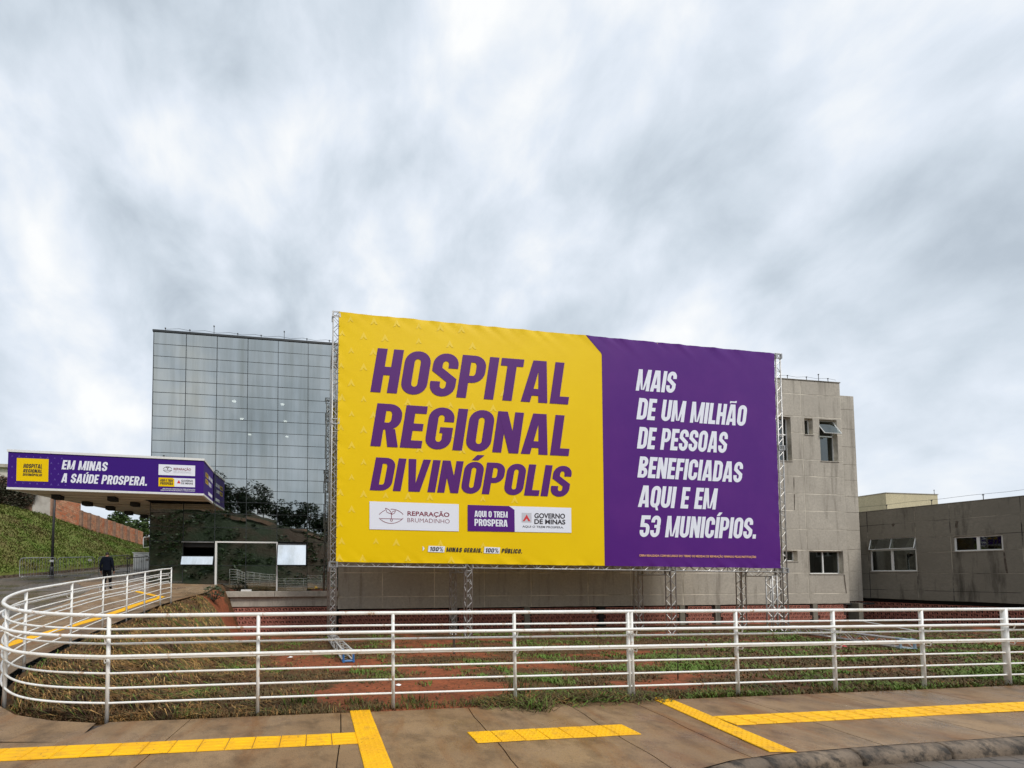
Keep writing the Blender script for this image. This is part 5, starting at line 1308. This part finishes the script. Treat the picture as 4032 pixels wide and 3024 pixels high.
# grass and straw ------------------------------------------------------
def blade(mb, p, h, lean, wd, rng, seg=2):
    a = rng.uniform(0, 2 * pi); dx, dy = cos(a), sin(a); wx, wy = -dy * wd, dx * wd; lx, ly = dx * lean, dy * lean
    b = len(mb.v)
    mb.v += [(p[0] - wx, p[1] - wy, p[2]), (p[0] + wx, p[1] + wy, p[2]), (p[0] + lx * .45 + wx * .7, p[1] + ly * .45 + wy * .7, p[2] + h * .65), (p[0] + lx * .45 - wx * .7, p[1] + ly * .45 - wy * .7, p[2] + h * .65), (p[0] + lx, p[1] + ly, p[2] + h)]
    mb.f += [(b, b + 1, b + 2, b + 3), (b + 3, b + 2, b + 4)]; mb.m += [mb.mi] * 2
gm = MB(); rg = random.Random(21)
def inside(x, y): return y > EDGE(x) - 0.06 and (x > -2.79 or x > lerp_table(XL, y) + 0.05)
# short turf with bare soil between, thinning with distance
cnt = 0
for _ in range(220000):
    if cnt > 80000: break
    y = 4.2 + 14.5 * rg.random() ** 2.2; x = rg.uniform(-0.82 * y - 0.5, 1.95 * y)
    if x < -6.6 or x > 30 or not inside(x, y) or y > Y0 + K * x - 0.3: continue
    s = soil_mask(x, y) + 0.7 * fbm(x, y, 2.2, 5)
    if s > 0.48 + rg.uniform(-.12, .12): continue
    g = fbm(x, y, 0.55, 12.0) + 0.35 * fbm(x, y, 2.0, 3) + 0.08 * sstep(3, 7, x)
    left = 1 - sstep(1.0, 3.8, x - lerp_table(XL, y))
    gm.mi = 0 if g > 0.20 + left * 0.3 + rg.uniform(-.15, .15) else (2 if rg.random() < 0.14 + 0.4 * left else 1)
    if gm.mi == 1 and rg.random() < 0.45: continue
    h = rg.uniform(0.02, 0.055) * (1 + 0.5 * (gm.mi == 0)); blade(gm, (x, y, garden_z(x, y) - 0.005), h, h * rg.uniform(0.4, 1.6), 0.005 + 0.0007 * y, rg); cnt += 1
tag(gm.build('turf', [GR_GREEN, GR_OLIVE, GR_STRAW]), 'short patchy green and olive turf over the garden soil', 'grass', kind='stuff')
# combed dry straw lying on the left mound
sm = MB(); cnt = 0
while cnt < 21000:
    y = rg.uniform(4.15, 15); x = lerp_table(XL, y) + 0.12 + abs(rg.gauss(0, 1.25))
    if not inside(x, y) or x > -0.3 + 0.2 * (y - 4): continue
    if fbm(x, y, 0.9, 31) < -0.22: continue
    L_ = rg.uniform(0.15, 0.55); a = radians(-25) + rg.gauss(0, 0.55) + 0.5 * fbm(x, y, 0.8, 7)
    dx, dy = cos(a) * L_, sin(a) * L_; w_ = 0.0035 + 0.0004 * y
    p0 = Vector((x, y, garden_z(x, y) + rg.uniform(0.005, 0.05))); p2 = Vector((x + dx, y + dy, 0))
    if not inside(p2.x, p2.y): continue
    p2.z = garden_z(p2.x, p2.y) + rg.uniform(0.0, 0.06); p1 = (p0 + p2) / 2 + Vector((0, 0, rg.uniform(0.01, 0.09)))
    n = Vector((-dy, dx, 0)).normalized() * w_
    sm.mi = 3 if rg.random() < 0.10 else 0 if rg.random() < 0.62 else 1 if rg.random() < 0.7 else 2
    sm.add([p0 - n, p0 + n, p1 + n, p1 - n, p2], [(0, 1, 2, 3), (3, 2, 4)]); cnt += 1
tag(sm.build('straw', [GR_STRAW, GR_OLIVE, GR_GREEN, M('straw_bright', (0.44, 0.26, 0.085), 0.7)]), 'combed dry straw lying over the mound inside the curved railing', 'straw', kind='stuff')
cm_ = MB()
for _ in range(2600):
    y = 4.6 + 9 * rg.random() ** 1.8; x = rg.uniform(-3, 1.7 * y)
    if not inside(x, y) or soil_mask(x, y) < 0.38: continue
    r_ = rg.uniform(0.008, 0.03); z = garden_z(x, y)
    pp = [(x + r_ * rg.uniform(.6, 1.3) * cos(a), y + r_ * rg.uniform(.6, 1.3) * sin(a), z - 0.004) for a in (0.2, 1.4, 2.7, 3.9, 5.2)] + [(x + rg.uniform(-.3, .3) * r_, y, z + r_ * rg.uniform(.4, .9))]
    cm_.add(pp, [(k, (k + 1) % 5, 5) for k in range(5)])
tag(cm_.build('soil_clods', SOIL), 'loose clods of red soil scattered over the bare ground', 'soil', kind='stuff')
# ragged fringe of weeds along the pavement edge
em = MB()
for _ in range(6500):
    x = rg.uniform(-2.8, 12); y = EDGE(x) - 0.05 + abs(rg.gauss(0, 0.11))
    if fbm(x, 0, 0.9, 17) + rg.uniform(-.25, .25) < -0.02 and not 1.2 < x < 3.4: continue
    em.mi = rg.choice((0, 1, 1, 2)); h = rg.uniform(0.03, 0.11); blade(em, (x, y, garden_z(x, y) - 0.01), h, h * rg.uniform(0.3, 1.6), 0.004, rg)
tag(em.build('edge_weeds', [GR_GREEN, GR_OLIVE, GR_STRAW]), 'ragged fringe of weeds along the pavement edge', 'weeds', kind='stuff')
def tuft(x, y, n, h, name, label, spread=0.12, mats=(GR_GREEN, GR_OLIVE, GR_STRAW), cat='weed', droop=1.0):
    o = empty(name, (x, y, max(garden_z(x, y), 0.0 if y < EDGE(x) - 0.06 else -5)), 0, label, cat)
    for k, mt in enumerate(mats[:2]):
        m = MB()
        for _ in range(n // 2):
            hh = h * rg.uniform(0.45, 1.1); blade(m, (rg.gauss(0, spread), rg.gauss(0, spread * .6), -0.01), hh, hh * rg.uniform(0.2, 1.2) * droop, 0.006, rg)
        m.build('blades' if k == 0 else 'dry_blades', mt, o)
q = on_z(2045, 2745, 0); tuft(q.x, q.y + 0.02, 120, 0.34, 'grass_tuft', 'tall green grass tuft growing around the middle railing post', 0.10)
q = on_z(1185, 2755, 0); tuft(q.x, q.y, 90, 0.22, 'grass_tuft', 'bright green tuft in the garden left of the crosswise tile strip', 0.09)
q = on_z(1395, 2775, 0); tuft(q.x, q.y + 0.1, 60, 0.16, 'grass_tuft', 'small grass tuft at the top of the crosswise tile strip', 0.06)
q = on_z(2110, 2792, 0); tuft(q.x, q.y, 110, 0.16, 'grass_tuft', 'uprooted clump of grass lying on the pavement below the middle post', 0.10, droop=2.2)
q = on_z(1640, 2770, 0); tuft(q.x, q.y + 0.12, 60, 0.15, 'grass_tuft', 'sparse grass tuft right of the second post on red soil', 0.10)
# cut grass heaped against the railing
hm = MB()
for _ in range(2600):
    x = rg.uniform(1.55, 4.1); y = EDGE(x) + rg.gauss(0.03, 0.10); hgt = 0.10 * math.exp(-((y - EDGE(x)) / 0.14) ** 2) * sstep(1.5, 2.0, x) * (1 - sstep(3.3, 4.1, x))
    a = rg.uniform(0, pi); L_ = rg.uniform(0.08, 0.26); z = max(garden_z(x, y), -0.02) + rg.random() * hgt + 0.01; n = Vector((-sin(a), cos(a), 0)) * 0.0045
    p0 = Vector((x, y, z)); p2 = p0 + Vector((cos(a) * L_, sin(a) * L_ * .5, rg.uniform(-.03, .02))); p1 = (p0 + p2) / 2 + Vector((0, 0, 0.035))
    hm.mi = rg.choice((0, 1, 1, 2)); hm.add([p0 - n, p0 + n, p1 + n, p1 - n, p2], [(0, 1, 2, 3), (3, 2, 4)])
tag(hm.build('cut_grass', [GR_GREEN, GR_OLIVE, GR_STRAW]), 'heap of cut grass lying against the foot of the railing', 'grass', kind='stuff')
# bank grass
bm_ = MB()
for _ in range(70000):
    y = 17 + 24 * rg.random() ** 1.3 if rg.random() < 0.8 else rg.uniform(-6, 20); t = rg.random()
    p = bank_pt(y, t); bm_.mi = 0 if fbm(p.x, p.y + p.z, 0.5, 6) + rg.uniform(-.25, .25) > -0.08 else 1
    h = rg.uniform(0.05, 0.15); blade(bm_, p - Vector((0, 0, 0.02)), h, h * rg.uniform(0.4, 1.6), 0.022, rg)
tag(bm_.build('bank_grass', [M('bank_blade', (0.125, 0.195, 0.022), 0.7, col2=(0.16, 0.165, 0.035), scale=0.7), M('bank_blade_olive', (0.16, 0.13, 0.04), 0.75, col2=(0.10, 0.115, 0.022), scale=0.9)]), 'rough grass covering the steep bank on the left', 'grass', kind='stuff')
# shrub by the end of the railing
P = Vector((-6.0, 15.6, garden_z(-6.0, 15.6)))
sh = empty('bare_shrub', P, 0, 'dark straggly shrub at the foot of the glass block', 'shrub')
m = MB()
for k in range(26):
    a = rg.uniform(0, 2 * pi); m.tube([(0, 0, 0), (cos(a) * .2, sin(a) * .2, .3), (cos(a) * rg.uniform(.2, .5), sin(a) * rg.uniform(.2, .5), rg.uniform(.3, .7))], [0.012, 0.008, 0.003], 4)
m.build('stems', BARK, sh)
m = MB(); leaf_quads(m, (0, 0, 0.4), (0.45, 0.4, 0.32), 240, 0.06, rg); m.build('foliage', LEAF_DK, sh)
# spindly sapling behind the fourth bay
P = at(2668, 2640, 6.3); P.z = garden_z(P.x, P.y)
sp = empty('sapling', P, 0, 'thin bare sapling standing in the grass behind the railing', 'sapling')
m = MB(); m.tube([(0, 0, -0.02), (0.01, 0, 0.4), (0.03, 0.02, 0.62), (0.10, 0.03, 0.78)], [0.009, 0.007, 0.005, 0.002], 6); m.build('stem', BARK, sp, True)
m = MB(); leaf_quads(m, (0.08, 0.02, 0.76), (0.05, 0.04, 0.04), 14, 0.025, rg); m.build('leaves', LEAF, sp)
P = at(1788, 2560, 11.0); P.z = garden_z(P.x, P.y)
st = empty('stake', P, 0, 'dark wooden stake stuck in the soil below the second truss tower', 'stake')
m = MB(); m.box(-0.03, 0.03, -0.03, 0.03, -0.2, 0.75); m.build('shaft', BARK, st)
m = MB(); m.add([(-0.03, -0.03, 0.752), (0.03, -0.03, 0.752), (0.03, 0.03, 0.752), (-0.03, 0.03, 0.752), (0, 0, 0.80)], [(0, 1, 4), (1, 2, 4), (2, 3, 4), (3, 0, 4)]); m.build('tip', BARK, st)
# litter
def scrap(u, v, Y, sz, label, mat=LITTER, z=None):
    P = at(u, v, Y); P.z = (garden_z(P.x, P.y) if z is None else z) + 0.01; m = MB(); n = 7; ring = [(sz * rg.uniform(.5, 1) * cos(2*pi*k/n), sz * rg.uniform(.4, .8) * sin(2*pi*k/n), rg.uniform(0, sz * .35)) for k in range(n)]
    m.add(ring + [(0, 0, sz * 0.5)], [(k, (k+1) % n, n) for k in range(n)]); o = m.build('paper_scrap', mat); o.location = P
    tag(o, label, 'litter', 'scraps of litter')
scrap(1142, 2540, 10.5, 0.11, 'torn white scrap on the soil left of the lying blue-ended truss')
scrap(1568, 2692, 6.0, 0.06, 'white scrap on red soil beside the second railing post')
q = on_z(3540, 2994, -0.10); scrap(3540, 2994, q.y, 0.035, 'crumpled white scrap on the wet road by the kerb', z=-0.102)
scrap(3320, 2508, 12, 0.13, 'red scrap on the grass beside the lying truss', LITTER_RED)
scrap(4015, 2540, 9.5, 0.16, 'red wrapper on the ground at the right edge', LITTER_RED)
P = at(3500, 2440, 17.5); P.z = garden_z(P.x, P.y) + 0.25
pk = MB(); pk.box(-0.9, 0.9, -0.07, 0.07, -0.02, 0.02); o = pk.build('white_plank', WHITE_PAINT); o.location = P; o.rotation_euler = (0, radians(12), radians(-35)); tag(o, 'white plank leaning on the grass in front of the low wing', 'plank')

# ------------------------------------------------------------------ walking person, seen from behind
def person(loc, rz, H=1.72):
    J = {'pel': (0, 0, .53), 'w': (0, .005, .62), 'ch': (0, .01, .74), 'nk': (0, 0, .83), 'nk2': (0, .01, .865), 'hd': (0, .012, .915), 'ht': (0, 0, .965),
         'sl': (-.105, 0, .80), 'el': (-.145, -.02, .63), 'wl': (-.150, .02, .49), 'hl': (-.150, .035, .43), 'sr': (.105, 0, .80), 'er': (.150, -.03, .64), 'wr': (.165, .0, .50), 'hr': (.168, .01, .44),
         'pl': (-.055, 0, .50), 'kl': (-.055, .03, .28), 'al': (-.050, -.03, .05), 'tl': (-.055, .05, .018), 'pr': (.055, 0, .50), 'kr': (.050, .06, .29), 'ar': (.045, .09, .055), 'tr': (.045, .16, .022)}
    rad = {'pel': (.085, .065), 'w': (.085, .062), 'ch': (.095, .065), 'nk': (.045, .045), 'nk2': (.034, .036), 'hd': (.047, .056), 'ht': (.032, .038), 'sl': (.042, .042), 'sr': (.042, .042), 'el': (.032, .032), 'er': (.032, .032),
           'wl': (.024, .024), 'wr': (.024, .024), 'hl': (.015, .022), 'hr': (.015, .022), 'pl': (.055, .055), 'pr': (.055, .055), 'kl': (.040, .040), 'kr': (.040, .040), 'al': (.028, .030), 'ar': (.028, .030), 'tl': (.026, .020), 'tr': (.026, .020)}
    E = [('pel', 'w'), ('w', 'ch'), ('ch', 'nk'), ('nk', 'nk2'), ('nk2', 'hd'), ('hd', 'ht'), ('ch', 'sl'), ('sl', 'el'), ('el', 'wl'), ('wl', 'hl'), ('ch', 'sr'), ('sr', 'er'), ('er', 'wr'), ('wr', 'hr'), ('pel', 'pl'), ('pl', 'kl'), ('kl', 'al'), ('al', 'tl'), ('pel', 'pr'), ('pr', 'kr'), ('kr', 'ar'), ('ar', 'tr')]
    ks = list(J); me = bpy.data.meshes.new('b'); me.from_pydata([tuple(c * H for c in J[k]) for k in ks], [(ks.index(a), ks.index(b)) for a, b in E], [])
    tmp = bpy.data.objects.new('b', me); scene.collection.objects.link(tmp)
    sk = tmp.modifiers.new('s', 'SKIN'); sk.use_smooth_shade = True; tmp.modifiers.new('d', 'SUBSURF').levels = 2
    for i, k in enumerate(ks):
        me.skin_vertices[0].data[i].radius = tuple(r * H for r in rad[k]); me.skin_vertices[0].data[i].use_root = (k == 'pel')
    dg = bpy.context.evaluated_depsgraph_get(); out = bpy.data.meshes.new_from_object(tmp.evaluated_get(dg)); bpy.data.objects.remove(tmp)
    out.materials.clear()
    for mt in (CLOTH, TROUSER, SKIN, HAIR, SHOE): out.materials.append(mt)
    for pl in out.polygons:
        c = pl.center / H; pl.use_smooth = True
        pl.material_index = 4 if c.z < .045 else 3 if c.z > .885 and (c.y < .03 or c.z > .945) else 2 if c.z > .845 or (abs(c.x) > .12 and c.z < .475) else 0 if c.z > .47 else 1
    o = empty('person', loc, rz, 'person in dark jacket and trousers walking away up the path', 'person')
    b = bpy.data.objects.new('body', out); link(b, o)
    # jacket hem and five-fingered hands
    m = MB(); n = 20
    rows_ = [(.50, .112, .088), (.56, .108, .084), (.64, .102, .078), (.70, .104, .074)]
    m.v = [(rx * H * cos(2*pi*k/n), ry * H * sin(2*pi*k/n), z * H) for z, rx, ry in rows_ for k in range(n)]
    m.f = [(j*n+k, j*n+(k+1) % n, (j+1)*n+(k+1) % n, (j+1)*n+k) for j in range(len(rows_)-1) for k in range(n)]; m.m = [0] * len(m.f)
    m.build('jacket', CLOTH, o, True)
    for sx, jn in ((-1, 'hl'), (1, 'hr')):
        c = Vector(J[jn]) * H; m = MB()
        for k in range(4): m.tube([c + Vector((0, (k - 1.5) * 0.018, -0.01)), c + Vector((-sx * 0.01, (k - 1.5) * 0.018, -0.05)), c + Vector((-sx * 0.022, (k - 1.5) * 0.016, -0.075 + abs(k - 1.5) * 0.008))], [0.009, 0.008, 0.006], 6)
        m.tube([c + Vector((0, 0.03, 0.03)), c + Vector((-sx * 0.015, 0.05, 0.0)), c + Vector((-sx * 0.02, 0.05, -0.025))], [0.010, 0.009, 0.007], 6)
        m.build('fingers', SKIN, b, True)
    return o
q = gp(421, 16.3); person((q[0], q[1], path_z(*q)), radians(6), 1.74)

# ------------------------------------------------------------------ render settings
scene.render.engine = 'CYCLES'
scene.cycles.max_bounces = 8; scene.cycles.transparent_max_bounces = 12; scene.cycles.glossy_bounces = 4
print('objects', len(scene.objects))
